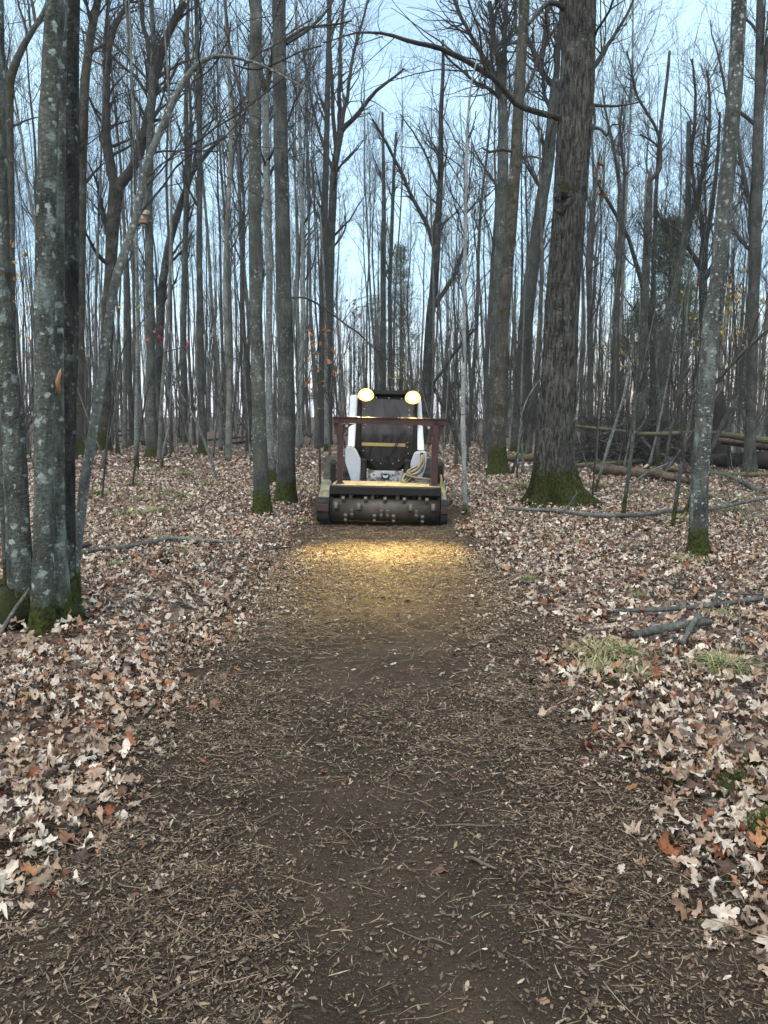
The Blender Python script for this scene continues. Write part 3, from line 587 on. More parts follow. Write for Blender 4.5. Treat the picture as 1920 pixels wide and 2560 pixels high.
sapling('sapling', 'pale thread-thin stem left of the oak foot', [(1292, 1200, 5), (1296, 1120, 5), (1302, 1050, 5), (1312, 1010, 4), (1330, 975, 3), (1350, 950, 3)], 'lichen', seed=55)
sapling('sapling', 'pale straight stem standing close before the leaning grey trunk', [(1280, 1130, 9), (1284, 1000, 9), (1287, 880, 8), (1286, 790, 6), (1290, 690, 4)], 'lichen', seed=56, len1=1.2, n=(8, 30, 80))
# --- saplings on the left
sapling('sapling', 'whitish forked sapling with a black foot in the left clearing', [(404, 1173, 8), (406, 1140, 7), (414, 1100, 7), (422, 1070, 6), (426, 1000, 5), (432, 920, 4), (428, 830, 3)], 'lichen', seed=60)
sapling('sapling', 'thin bent dead sapling arching down to the leaves in the left clearing', [(545, 1206, 5), (540, 1190, 6), (530, 1160, 7), (519, 1125, 8), (500, 1075, 7), (477, 1028, 6), (455, 990, 5), (430, 930, 4)], 'log', seed=61)
sapling('sapling', 'small grey stem with a mossy foot close to the large forked tree', [(295, 1136, 12), (291, 1080, 8), (284, 1020, 7), (280, 950, 6), (276, 880, 5)], 'pole', seed=62)
sapling('sapling', 'pale leaning stick-like sapling touching the grey trunk left of the machine', [(683, 1190, 7), (688, 1150, 8), (694, 1110, 8), (700, 1060, 6), (708, 1000, 4)], 'lichen', seed=63, n=(3, 8, 10))
sapling('sapling', 'pale birch-like stem with dark foot just left of the machine frame', [(817, 1134, 14), (816, 1050, 12), (815, 950, 11), (816, 850, 9), (812, 740, 7), (806, 620, 5), (800, 520, 4)], 'lichen', seed=64, len1=1.6, n=(12, 40, 100))
sapling('sapling', 'dark arching bramble-like stem rising right of the cab', [(1166, 1168, 10), (1120, 1040, 9), (1080, 960, 8), (1105, 930, 8), (1130, 890, 7), (1160, 850, 6), (1190, 820, 4)], 'dark', seed=65, len1=1.6, n=(10, 60, 120), Y=22)

# ------------------------------------------------------------------ the stand behind: individual trees copied from a dozen kinds
def gen_tree(seed, H, r0, kind):
    r = np.random.default_rng(seed)
    m = 9; z = np.linspace(0, H, m); sway = np.cumsum(r.normal(size=(m, 2)) * .018 * H / m * 3, 0); sway[0] = 0
    P = np.stack([sway[:, 0], sway[:, 1], z], 1); R = r0 * (1 - .93 * (z / H) ** 1.15)
    me, Q, S = trunk_mesh('trunk', P, R, k=8, flare=.7, hf=.18, lobes=4, seed=seed, bump=.06, ds=.7, below=.5)
    T = Tubes(); q, s = resample(Q, S, 24)
    if kind == 'pole': c0, n, L = .5, (15, 75, 300), H * .19
    elif kind == 'fork': c0, n, L = .4, (12, 85, 340), H * .26
    else: c0, n, L = .2, (26, 120, 260), H * .28
    a1, b1 = grow(r, q[None], s[None], n[0], c0, .97, (.62 if kind != 'sap' else .9, .18), L, 9, up=.28, wig=.12, rs=.6, rmin=.008 if kind != 'sap' else .004, cur=.07, lt=.5); T.add(a1, b1, 5)
    a2, b2 = grow(r, a1, b1, n[1], .12, 1., (.7, .2), L * .5, 6, up=.15, wig=.16, rs=.55, rmin=.0055 if kind != 'sap' else .003, lt=.3); T.add(a2, b2, 3)
    a3, b3 = grow(r, np.concatenate([a2, resample_b(a1, 6)]), np.concatenate([b2, resample_b(b1[..., None], 6)[..., 0]]), n[2], .1, 1., (.65, .22), L * .28, 4, up=.12, wig=.2, rs=.6, rmax=.008, rmin=.0032 if kind != 'sap' else .002, lt=.2); T.add(a3, b3, 3)
    cm = T.mesh('crown'); me.materials.append(MAT['far']); cm.materials.append(MAT['twig'])
    return me, cm
KINDS = [gen_tree(200 + i, [20, 22, 24, 19, 21, 23, 20, 22, 18, 21][i], [.07, .085, .115, .055, .10, .085, .06, .095, .13, .07][i], ['pole', 'pole', 'fork', 'pole', 'pole', 'fork', 'pole', 'pole', 'fork', 'pole'][i]) for i in range(10)]
SAPS = [gen_tree(300 + i, [4.5, 6.5, 8, 5.5][i], [.022, .03, .04, .026][i], 'sap') for i in range(4)]
BEECH = [0, 0]
def zone(x, y):
    px = CX + x / y * F_PX
    return 'left' if px < 800 else ('mid' if px < 1190 else 'right')
LAB = {'left': 'slender bare grey tree in the crowded stand left of the machine', 'mid': 'slender bare grey tree in the stand seen over the machine',
       'right': 'slender bare grey tree in the stand right of the machine'}
GRP = {'left': 'crowded bare trees left of the machine', 'mid': 'bare trees seen over the machine', 'right': 'bare trees right of the machine'}
placed = list(HAND)
r = np.random.default_rng(77); cnt = 0; tries = 0
while cnt < 200 and tries < 20000:
    tries += 1
    y = math.sqrt(r.uniform(19 ** 2, 62 ** 2)); x = r.uniform(-1, 1) * (.53 * y + 1)
    z_ = zone(x, y)
    if z_ == 'right' and (r.random() < .35 or y < 27): continue
    if z_ == 'mid' and (r.random() < .5 or y < 36): continue
    if z_ == 'left' and y < 24: continue
    dmin = 1.0 if z_ == 'left' else 1.4
    if any((x - a) ** 2 + (y - b) ** 2 < dmin ** 2 for a, b in placed[-400:]): continue
    placed.append((x, y)); tm, cm = KINDS[r.integers(len(KINDS))]
    root = thing('maple_tree', LAB[z_], 'tree', (x, y, float(hgt(x, y))), GRP[z_])
    s = r.uniform(.8, 1.12) * (.92 if z_ == 'mid' else 1); root.scale = (s, s, s * r.uniform(.9, 1.1)); root.rotation_euler = (r.normal() * .025, r.normal() * .025, r.uniform(0, 6.28))
    put('trunk', tm, None, root); put('crown', cm, None, root); cnt += 1
LABS = {'left': 'thin twiggy sapling in the undergrowth left of the machine', 'mid': 'thin twiggy sapling in the undergrowth behind the machine', 'right': 'thin twiggy sapling in the undergrowth right of the oak'}
cnt = 0; tries = 0
while cnt < 190 and tries < 9000:
    tries += 1
    y = math.sqrt(r.uniform(16 ** 2, 46 ** 2)); x = r.uniform(-1, 1) * (.52 * y)
    z_ = zone(x, y)
    if z_ == 'left' and (r.random() < .55 or y < 20): continue
    if z_ == 'mid' and y < 21: continue
    if any((x - a) ** 2 + (y - b) ** 2 < .5 ** 2 for a, b in placed): continue
    placed.append((x, y)); tm, cm = SAPS[r.integers(4)]
    root = thing('sapling', LABS[z_], 'sapling', (x, y, float(hgt(x, y))), 'twiggy saplings ' + z_)
    s = r.uniform(.7, 1.2); root.scale = (s, s, s); root.rotation_euler = (r.normal() * .12, r.normal() * .12, r.uniform(0, 6.28))
    put('trunk', tm, None, root); put('crown', cm, None, root); cnt += 1

ORD = 'first second third fourth fifth sixth seventh eighth ninth tenth eleventh twelfth thirteenth fourteenth fifteenth sixteenth seventeenth eighteenth nineteenth twentieth twenty-first twenty-second twenty-third twenty-fourth twenty-fifth twenty-sixth twenty-seventh twenty-eighth twenty-ninth thirtieth'.split()
MARKS = [(-9999, 'left edge'), (270, 'forked tree'), (380, 'box tree'), (508, 'root-footed tree'), (640, 'grey maples'), (820, 'fan-crowned tree'), (960, 'cab'), (1163, 'white sapling'), (1400, 'oak'), (1640, 'bare pole'), (1770, 'right maple'), (99999, 'right edge')]
def name_rows(objs, what, rows):
    bins = {}
    for o in objs:
        x, y = o.location.x, o.location.y; px = CX + x / y * F_PX
        i = max(k for k in range(len(MARKS) - 1) if px >= MARKS[k][0]); row = sum(y > b for b in rows)
        bins.setdefault((i, row), []).append((px, o))
    for (i, row), l in bins.items():
        l.sort(key=lambda t: t[0])
        for k, (px, o) in enumerate(l):
            o['label'] = f"{what}, {ORD[min(k, 29)]} from left in the {['near', 'middle', 'far'][row]} row between {MARKS[i][1]} and {MARKS[i + 1][1]}"
name_rows([o for o in C.objects if o.get('group') in GRP.values()], 'slim bare tree', (38, 50))
name_rows([o for o in C.objects if str(o.get('group', '')).startswith('twiggy saplings')], 'twiggy sapling', (28, 37))

# far wood, past counting: one mass
T = Tubes(); r = np.random.default_rng(9)
NF = 720; yy = np.sqrt(r.uniform(60 ** 2, 130 ** 2, NF)); xx = r.uniform(-1, 1, NF) * (.55 * yy + 2)
hh = r.uniform(15, 22, NF) * np.where(np.abs(xx + 1) < 6, .8, 1); zz = hgt(xx, yy); t = np.linspace(0, 1, 7)
sw = np.cumsum(r.normal(size=(NF, 7, 2)) * .18, 1); sw[:, 0] = 0
P = np.stack([xx[:, None] + sw[..., 0], yy[:, None] + sw[..., 1], zz[:, None] - .3 + t[None] * hh[:, None]], -1)
rad = r.uniform(.05, .14, NF)[:, None] * (1 - .9 * t[None]); T.add(P, rad, 5)
a1, b1 = grow(r, P, rad, NF * 7, .42, .98, (.6, .2), 3.8, 5, up=.25, wig=.14, rs=.55, rmin=.012, cur=.07); T.add(a1, b1, 3)
a2, b2 = grow(r, a1, b1, NF * 11, .1, 1, (.65, .2), 1.7, 3, up=.15, wig=.2, rs=.6, rmin=.007, rmax=.016); T.add(a2, b2, 3)
tag(put('far_forest', T.mesh('far_forest'), MAT['far']), 'distant bare wood closing off the view behind the nearer trees', 'forest', kind='stuff')

# ------------------------------------------------------------------ evergreens and coloured foliage
def needle_crown(name, seed, H, Rb, z0, nb, rough_top=False):
    r = np.random.default_rng(seed); V = []; cols = []
    for i in range(nb):
        f = r.random() ** .8; z = z0 + (H - z0) * f; rad = Rb * (1 - f) ** .7 + .25
        a = r.uniform(0, 2 * pi); d = r.uniform(.25, 1) * rad
        c = np.array([cos(a) * d, sin(a) * d, z - .12 * d]); m = 26
        p = c + r.normal(size=(m, 3)) * [.26, .26, .10]; dr = norm(r.normal(size=(m, 3)) + np.array([cos(a), sin(a), .5])); l = r.uniform(.12, .3, (m, 1)); s_ = norm(np.cross(dr, r.normal(size=(m, 3)))) * .025
        V.append(np.stack([p - s_, p + s_, p + dr * l], 1).reshape(-1, 3)); g = r.uniform(.5, 1.3)
        cols.append(np.tile(np.array([[.11, .15, .07]]) * g, (m * 3, 1)))
    V = np.concatenate(V); return mesh_np(name, V, [np.arange(len(V)).reshape(-1, 3)], np.concatenate(cols), False)
def pine(label, px, Y, H, Rb, z0, nb, seed):
    x = (px - CX) / F_PX * Y; root = thing('pine_tree', label, 'tree', (x, Y, float(hgt(x, Y))))
    me, Q, S = trunk_mesh('trunk', np.array([[0, 0, 0], [.1, 0, H * .5], [0, .1, H]]), np.array([.2, .14, .03]), k=8, seed=seed, ds=.8, below=.4); put('trunk', me, MAT['far'], root)
    put('crown', needle_crown('crown', seed, H, Rb, z0, nb), MAT['grass'], root)
pine('tall narrow green pine straight behind the cab in the sky gap', 1000, 66, 15.5, 1.5, 3.0, 330, 1)
pine('smaller green pine left of the narrow pine behind the cab', 938, 76, 12.5, 1.5, 5.5, 130, 2)
pine('round-topped green pine showing between trunks on the right', 1652, 45, 12.6, 1.7, 8.0, 420, 3)
pine('low green pine below the round-topped one on the right', 1600, 48, 8.6, 1.8, 5.2, 260, 4)
pine('green pine almost hidden by the crooked tree on the right', 1690, 50, 9.6, 1.5, 5.5, 200, 5)

# leaf shapes: outline in unit size, x along the leaf
def outline(kind):
    if kind == 'maple':
        half = [(0, 1.0), (9, .78), (15, .80), (22, .52), (38, .74), (50, .98), (58, .72), (66, .74), (78, .44), (96, .58), (112, .70), (125, .48), (150, .36), (172, .30)]
    elif kind == 'oak':
        half = [(0, 1.0), (12, .86), (16, .62), (28, .70), (36, .62), (42, .34), (62, .44), (75, .42), (88, .24), (110, .36), (130, .42), (150, .45), (168, .62), (178, .8)]
    else:
        half = [(0, 1.0), (10, .84), (20, .68), (32, .56), (48, .47), (66, .42), (90, .40), (114, .43), (134, .50), (152, .62), (168, .80), (178, .95)]
    pts = [(r_ * cos(radians(a)), r_ * sin(radians(a))) for a, r_ in half]
    low = [(x, -y) for x, y in pts[1:]][::-1]
    return np.array(pts + low) * .5
def leaf_template(kind, rings, step=1):
    o = outline(kind)[::step]; m = len(o)
    if rings == 2:
        V = np.concatenate([[[0, 0]], o * .55, o]); j = np.arange(m); j1 = (j + 1) % m
        t = np.concatenate([np.stack([np.zeros(m, int), 1 + j, 1 + j1], 1), np.stack([1 + j, 1 + m + j, 1 + m + j1], 1), np.stack([1 + j, 1 + m + j1, 1 + j1], 1)])
    else:
        V = np.concatenate([[[0, 0]], o]); j = np.arange(m); t = np.stack([np.zeros(m, int), 1 + j, 1 + (j + 1) % m], 1)
    return V, t
def bend(V2, r, B, kap=(0, 3.2), wav=.075):
    V2 = V2 * 1.0
    jag = 1 + r.normal(size=(B, len(V2))) * .065
    x = V2[None, :, 0] * jag; y = V2[None, :, 1] * jag * r.uniform(.65, 1.1, (B, 1))
    ka = r.uniform(*kap, (B, 1)) * r.choice([-1, 1, 1], (B, 1)) + .01; kb = r.uniform(*kap, (B, 1)) * .8 * r.choice([-1, 1, 1], (B, 1)) + .011
    z = (1 - np.cos(ka * y)) / ka + (1 - np.cos(kb * x)) / kb; y = np.sin(ka * y) / ka; x = np.sin(kb * x) / kb
    ph = r.uniform(0, 6, (B, 1)); rr = np.hypot(V2[:, 0], V2[:, 1])[None]; an = np.arctan2(V2[:, 1], V2[:, 0])[None]
    z = z + wav * np.sin(3 * an + ph) * rr * 2 + r.normal(size=z.shape) * wav * .8 * (rr > .2) + wav * .9 * np.sin(7 * an + 2 * ph) * rr
    return np.stack([x, y, z], -1)
def orient(L, r, pos, size, tilt):
    B = len(pos); yaw = r.uniform(0, 2 * pi, B); c, s = np.cos(yaw), np.sin(yaw)
    X = L[..., 0] * c[:, None] - L[..., 1] * s[:, None]; Y = L[..., 0] * s[:, None] + L[..., 1] * c[:, None]; Z = L[..., 2] * r.choice([-1, 1, 1], (B, 1))
    a = r.normal(0, 1, (B, 2)) * tilt
    Z, X = Z * np.cos(a[:, :1]) - X * np.sin(a[:, :1]), Z * np.sin(a[:, :1]) + X * np.cos(a[:, :1])
    Z, Y = Z * np.cos(a[:, 1:]) - Y * np.sin(a[:, 1:]), Z * np.sin(a[:, 1:]) + Y * np.cos(a[:, 1:])
    return np.stack([X, Y, Z], -1) * size[:, None, None] + pos[:, None, :]
PAL = np.array([(.42, .375, .325), (.51, .465, .405), (.35, .285, .225), (.29, .205, .152), (.155, .092, .062), (.20, .075, .034), (.065, .042, .032), (.36, .325, .285), (.27, .14, .072), (.21, .155, .12)])
PAL = np.minimum(PAL * np.array([[1.17, 1.09, 1.02]]), .6)
PW = np.array([.18, .08, .18, .19, .12, .05, .06, .04, .03, .10])
def leaf_density(x, y):
    e = np.abs(x) + (vnoise(x * 1.8 + 3, y * 1.8, 21) - .5) * .45 + (vnoise(x * 6, y * 6, 22) - .5) * .12
    near = np.clip((3.1 - y) / 1.2, 0, 1) * np.where(x < 0, .22, .05)
    left = np.where(x < 0, .0, -.19 * np.clip((3.6 - y) / 1.2, 0, 1))
    return np.clip((e - near - left - .86) / .42, 0, 1) ** 1.5
def leaves(r, n_per_m2, y0, y1, size, kinds, rings, step, zmax, tilt, kap, keep=None):
    A = .5 * (y1 - y0) * (1.1 * y0 + 2.4 + 1.1 * y1 + 2.4); n = int(A * n_per_m2)
    y = np.sqrt(r.uniform(y0 ** 2, y1 ** 2, n)); x = r.uniform(-1, 1, n) * (.55 * y + 1.2)
    d = leaf_density(x, y); k = (r.random(n) < d) & ~((np.abs(x + .02) < .95) & (y > 10.1) & (y < 14)); x, y = x[k], y[k]; d = d[k]
    z = hgt(x, y) + .004 + r.random(len(x)) * zmax * (.3 + .7 * d); s = np.clip(size * np.exp(r.normal(0, .38, len(x))), size * .3, size * 1.7)
    pos = np.stack([x, y, z + s * .12], -1)
    ci = r.choice(len(PAL), len(x), p=PW / PW.sum()); kd = r.integers(0, len(kinds), len(x))
    if keep is not None:                                   # the largest in view are left to single objects
        dist = np.hypot(y, 1.5); inv = (np.abs(x / y) < .5) & (y > 1.9); sc_ = np.where(inv & (d > .6), s / dist, 0)
        top = np.argsort(-sc_)[:keep]; singles = [(pos[i], s[i], ci[i], kd[i]) for i in top]
        m_ = np.ones(len(x), bool); m_[top] = False; pos, s, ci, kd = pos[m_], s[m_], ci[m_], kd[m_]
    V, Fc, Cc, off = [], [], [], 0
    for q, kn in enumerate(kinds):
        sel = kd == q; B = sel.sum()
        if not B: continue
        v2, t = leaf_template(kn, rings, step); L = orient(bend(v2, r, B, kap), r, pos[sel], s[sel], tilt)
        gz = hgt(L[..., 0], L[..., 1]) + .003; L[..., 2] = np.maximum(L[..., 2], gz)
        V.append(L.reshape(-1, 3)); Fc.append((t[None] + (np.arange(B) * len(v2))[:, None, None]).reshape(-1, 3) + off); off += B * len(v2)
        c = PAL[ci[sel]] * r.uniform(.75, 1.2, (B, 1)); c = c[:, None, :] * r.uniform(.86, 1.1, (B, len(v2), 1)); Cc.append(c.reshape(-1, 3))
    out = (np.concatenate(V), np.concatenate(Fc), np.concatenate(Cc))
    return (out, singles) if keep is not None else out
r = np.random.default_rng(31)
KN = ['maple', 'oak', 'beech', 'maple', 'oak']
near, singles = leaves(r, 820, 1.3, 3.0, .070, KN, 2, 1, .06, .38, (.6, 5.0), keep=300)
near2 = leaves(r, 780, 3.0, 4.8, .070, KN, 1, 1, .06, .38, (.6, 4.5))
mid = leaves(r, 500, 4.8, 11.0, .071, KN, 1, 2, .055, .36, (.6, 4.0))
far1 = leaves(r, 195, 11.0, 20.0, .084, KN, 1, 4, .05, .42, (.5, 3.5))
far2 = leaves(r, 45, 20.0, 38.0, .12, ['maple', 'beech'], 1, 5, .05, .45, (.3, 2.0))
V, Fc, Cc, off = [], [], [], 0
for v, f, c in (near, near2, mid, far1, far2):
    V.append(v); Fc.append(f + off); Cc.append(c); off += len(v)
tag(put('leaf_litter', mesh_np('leaf_litter', np.concatenate(V), [np.concatenate(Fc)], np.concatenate(Cc), False), MAT['leaf']),
    'dry fallen leaves, pale and russet, covering the woodland floor', 'leaves', kind='stuff')
# stray torn leaves on the mulch
n = 36000; y = np.sqrt(r.uniform(1.3 ** 2, 8.5 ** 2, n)); x = r.uniform(-1.55, 1.55, n); s = np.clip(.029 * np.exp(r.normal(0, .45, n)), .008, .075); v2, t = leaf_template('oak', 1, 3)
k = r.random(n) < .04 + .75 * smooth01(.55, 1.0, np.abs(x) + (vnoise(x * 2, y * 2, 66) - .5) * .6 - np.clip((3 - y) / 6, 0, .3)); x, y, s = x[k], y[k], s[k]; n = len(x)
L = orient(bend(v2, r, n, (.3, 2.5)), r, np.stack([x, y, trail_z(x, y) + .008], -1), s, .3)
ci = r.choice(len(PAL), n, p=PW / PW.sum())
tag(put('leaf_scraps', mesh_np('leaf_scraps', L.reshape(-1, 3), [(t[None] + (np.arange(n) * len(v2))[:, None, None]).reshape(-1, 3)], np.repeat(PAL[ci] * .8 * r.uniform(.7, 1.2, (n, 1)), len(v2), 0), False), MAT['leaf']),
    'scattered torn leaf scraps lying on the mulched trail', 'leaves', kind='stuff')
# the leaves that show largest, one by one
lv = []
LM = []
for i, c in enumerate(PAL):
    m, nn_, b = M('dead_leaf_colour'); vv, o_ = coords(nn_)
    nn_.links.new(mixc(nn_, ramp(nn_, noise(nn_, vv, 5, 5, .65), [(.3, 0.), (.7, 1.)]), tuple(c * .7), tuple(np.minimum(c * 1.15, 1))), b.inputs['Base Color']); b.inputs['Roughness'].default_value = .7; b.inputs['Specular IOR Level'].default_value = .25
    LM.append(m)
for i in range(30):
    v2, t = leaf_template(KN[i % 5], 2); L = bend(v2, r, 1, (.8, 4.0))[0]
    lv.append(mesh_np('leaf', L, [t], None, False))
bykind = {}
for (p_, s_, c_, k_) in singles:
    i = int(r.integers(6)) * 5 + int(k_); key = (i, int(c_))
    if key not in bykind:
        me = lv[i].copy(); me.materials.append(LM[c_]); bykind[key] = me
    o = put('leaf', bykind[key], None, floor, p_ + np.array([0, 0, .01])); o.scale = (s_, s_, s_ * r.choice([1, 1, -1])); o.rotation_euler = (r.normal() * .5, r.normal() * .5, r.uniform(0, 6.28))

# ------------------------------------------------------------------ mulch on the trail
def mulch(r, n, y0, y1, lmin, lmax, wmin, wmax, pal, tube, half=1.3, tilt=.13):
    y = np.sqrt(r.uniform(y0 ** 2, y1 ** 2, n)); x = np.clip(r.normal(0, .85, n), -1.7, 1.7)
    dens = .16 + .84 * np.clip(vnoise(x * 2.1, y * 1.1, 41) * 1.1 - .5 + .95 * smooth01(.15, .75, np.abs(x - .08)) + .6 * (y > 6.2), 0, 1)
    k = r.random(n) < dens * (1 - smooth01(half - .1, half + .35, np.abs(x))); x, y = x[k], y[k]; n = len(x)
    l = np.exp(r.uniform(np.log(lmin), np.log(lmax), n)); wd = r.uniform(wmin, wmax, n)
    a = r.normal(0, .9, n) + np.where(r.random(n) < .3, pi / 2, 0); el = r.normal(0, tilt, n)
    d = np.stack([np.cos(a) * np.cos(el), np.sin(a) * np.cos(el), np.sin(el)], -1); side = np.stack([-np.sin(a), np.cos(a), r.normal(0, .35, n)], -1)
    p = np.stack([x, y, trail_z(x, y) + .004 + r.random(n) * .012 + np.abs(np.sin(el)) * l * .4], -1)
    mid_ = p + side * (r.normal(0, .045, n) * l)[:, None]; P = np.stack([p - d * l[:, None] / 2, mid_, p + d * l[:, None] / 2], 1)
    col = pal[r.integers(0, len(pal), n)] * r.uniform(.7, 1.25, (n, 1))
    if tube:
        T.add(P, np.stack([wd * .35, wd * .5, wd * .25], 1), 3 if lmax < .3 else 4, col)
    else:
        s_ = side * wd[:, None] / 2; V = np.stack([P[:, 0] - s_ * .5, P[:, 0] + s_ * .5, P[:, 1] + s_, P[:, 1] - s_, P[:, 2] + s_ * .3, P[:, 2] - s_ * .3], 1).reshape(-1, 3)
        i = np.arange(n)[:, None] * 6; q = np.concatenate([i + [[0, 1, 2, 3]], i + [[3, 2, 4, 5]]], 0)
        T.V.append(V); T.F.append(q + T.n); T.n += len(V); T.c.append(np.repeat(col, 6, 0))
MP = 1.12 * np.array([(.17, .112, .068), (.235, .16, .10), (.105, .068, .044), (.30, .22, .145), (.14, .098, .066), (.20, .15, .105), (.08, .054, .037), (.055, .038, .028)])
MPL = np.array([(.42, .34, .24), (.34, .26, .18), (.5, .43, .34), (.3, .2, .12)])
T = Tubes(); r = np.random.default_rng(61)
mulch(r, 50000, 1.3, 4.2, .005, .026, .002, .009, MP, False, 1.5, .3)
mulch(r, 42000, 4.2, 10.6, .010, .045, .003, .010, MP, False, 1.4, .3)
mulch(r, 15000, 1.3, 6.0, .02, .075, .0015, .004, MP, False, 1.5)
mulch(r, 8000, 1.3, 5.5, .04, .16, .0015, .005, MP, True, 1.5)
mulch(r, 2000, 5.0, 10.3, .05, .17, .003, .007, MP, True, 1.4)
mulch(r, 5000, 1.3, 5, .004, .012, .003, .008, MPL * .6, False, 1.5, .3)
mulch(r, 1800, 1.3, 8, .015, .05, .004, .009, MPL * .9, False, 1.4)
mulch(r, 15000, 1.3, 4.0, .004, .014, .003, .010, np.array([(.05, .036, .027), (.034, .025, .019), (.075, .054, .04)]), True, 1.5)
mulch(r, 34000, 1.25, 2.7, .003, .013, .0015, .005, MP * .8, False, 1.6, .35)
mulch(r, 5000, 1.25, 2.7, .012, .035, .004, .012, MP * .75, False, 1.6, .25)
tag(put('wood_mulch', T.mesh('wood_mulch'), MAT['mulch']), 'shredded brown wood mulch strewn along the cut trail', 'mulch', kind='stuff')

# ------------------------------------------------------------------ the machine: compact track loader with a drum mulcher
PAINT = plain('white_paint', (.50, .54, .58), .4, dirt=(.20, .16, .12), dscale=3.2, dth=(.60, .78))
PLATE = plain('muddy_white_paint', (.46, .48, .50), .45, dirt=(.10, .075, .055), dscale=7, dth=(.46, .56))
BLACK = plain('black_paint', (.016, .015, .015), .75, dirt=(.035, .03, .025), dscale=5, dth=(.55, .8), spec=.2)
GREY = plain('dark_grey_paint', (.04, .04, .041), .6, dirt=(.07, .06, .05), dscale=6, dth=(.55, .8))
RUBBER = plain('track_rubber', (.035, .035, .033), .8, dirt=(.10, .085, .066), dscale=6, dth=(.45, .7))
RUST = plain('rusty_maroon_steel', (.062, .027, .024), .65, dirt=(.028, .018, .014), dscale=9, dth=(.45, .65))
DECKM = plain('worn_deck_steel', (.30, .26, .18), .6, dirt=(.12, .085, .05), dscale=9, dth=(.5, .62))
STEEL = plain('dusty_drum_steel', (.055, .046, .039), .6, .3, dirt=(.10, .078, .06), dscale=5, dth=(.4, .7))
TOOTH = plain('worn_tooth_steel', (.12, .108, .094), .5, .4, dirt=(.08, .06, .045), dscale=14)
COVER = plain('pale_cover_paint', (.17, .165, .115), .6, dirt=(.06, .052, .038), dscale=8, dth=(.45, .62))
HOSE = plain('dusty_hydraulic_hose', (.15, .13, .10), .75, dirt=(.045, .04, .033), dscale=12, dth=(.45, .65))
CHROME = plain('bright_fitting', (.5, .5, .5), .3, .9)
YEL = plain('yellow_strip', (.36, .27, .10), .5, dscale=8)
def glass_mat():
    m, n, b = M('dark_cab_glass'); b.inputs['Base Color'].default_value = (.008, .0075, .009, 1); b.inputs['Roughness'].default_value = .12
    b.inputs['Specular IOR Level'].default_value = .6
    v, o = coords(n); sv, _ = coords(n, (3.2, 1, .9)); n.links.new(ramp(n, noise(n, sv, 2.2, 4, .6, 1.2), [(.38, (.010, .010, .011)), (.62, (.036, .035, .038))]), b.inputs['Base Color']); rr2 = ramp(n, noise(n, v, 5, 6, .7), [(.45, .03), (.8, .2)]); n.links.new(rr2, b.inputs['Roughness']); return m  # pale streaks in the base colour imitate the woods mirrored in the glass
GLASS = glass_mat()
def lens_mat():
    m, n, b = M('lit_lamp_lens'); b.inputs['Base Color'].default_value = (.9, .85, .7, 1)
    b.inputs['Emission Color'].default_value = (1, .86, .52, 1); b.inputs['Emission Strength'].default_value = 35; return m
LENS = lens_mat()
def glare_mat():  # glowing amber ring, added to imitate the halo of glare round each lamp
    m, n, b = M('lamp_glare_ring'); b.inputs['Base Color'].default_value = (.2, .12, .02, 1)
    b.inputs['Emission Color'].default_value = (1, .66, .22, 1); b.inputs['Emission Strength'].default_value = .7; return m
GLARE = glare_mat()

MB0 = np.array([-.02, 11.2, .0])
mach = thing('track_loader', 'white tracked loader with lit work lights and a drum mulcher, facing down the trail', 'loader', MB0)
mach.rotation_euler = (0, radians(1.2), radians(-.8))
def X(c, Y): return (760 + .2411 * c - CX) / F_PX * Y * 1.0
def Z(c, Y): return at(CX, 920 + .2411 * c, Y)[0][2]
def mesh_bm(bm, name, bev=0.0, seg=2, smooth=False):
    if bev: bmesh.ops.bevel(bm, geom=list(bm.edges), offset=bev, segments=seg, affect='EDGES', clamp_overlap=True)
    bmesh.ops.recalc_face_normals(bm, faces=bm.faces)
    me = bpy.data.meshes.new(name); bm.to_mesh(me); bm.free()
    if smooth:
        for p in me.polygons: p.use_smooth = True
    return me
def bx(name, x0, x1, y0, y1, z0, z1, mat, parent=mach, bev=.008):
    bm = bmesh.new(); bmesh.ops.create_cube(bm, size=1)
    for v in bm.verts:
        v.co = Vector(((x0 + x1) / 2 + v.co.x * (x1 - x0), (y0 + y1) / 2 + v.co.y * (y1 - y0), (z0 + z1) / 2 + v.co.z * (z1 - z0))) - Vector(MB0)
    return put(name, mesh_bm(bm, name, bev), mat, parent)
def prism(name, pts, axis, a, b, mat, parent=mach, bev=.008):
    """polygon pts in the plane across axis ('x': (y,z), 'y': (x,z), 'z': (x,y)), extruded from a to b"""
    bm = bmesh.new()
    def co(p, t): return Vector({'x': (t, p[0], p[1]), 'y': (p[0], t, p[1]), 'z': (p[0], p[1], t)}[axis]) - Vector(MB0)
    va = [bm.verts.new(co(p, a)) for p in pts]; vb = [bm.verts.new(co(p, b)) for p in pts]
    bm.faces.new(va); bm.faces.new(vb[::-1]); n = len(pts)
    for i in range(n): bm.faces.new([va[i], vb[i], vb[(i + 1) % n], va[(i + 1) % n]])
    return put(name, mesh_bm(bm, name, bev), mat, parent)
def tube(name, pts, rad, mat, parent=mach, k=10, n=None):
    t = Tubes(); P = np.array(pts, float) - MB0; R = np.full(len(P), rad) if np.isscalar(rad) else np.array(rad)
    if n: P, R = resample(P, R, n)
    t.add(P, R, k); me = t.mesh(name); return put(name, me, mat, parent)
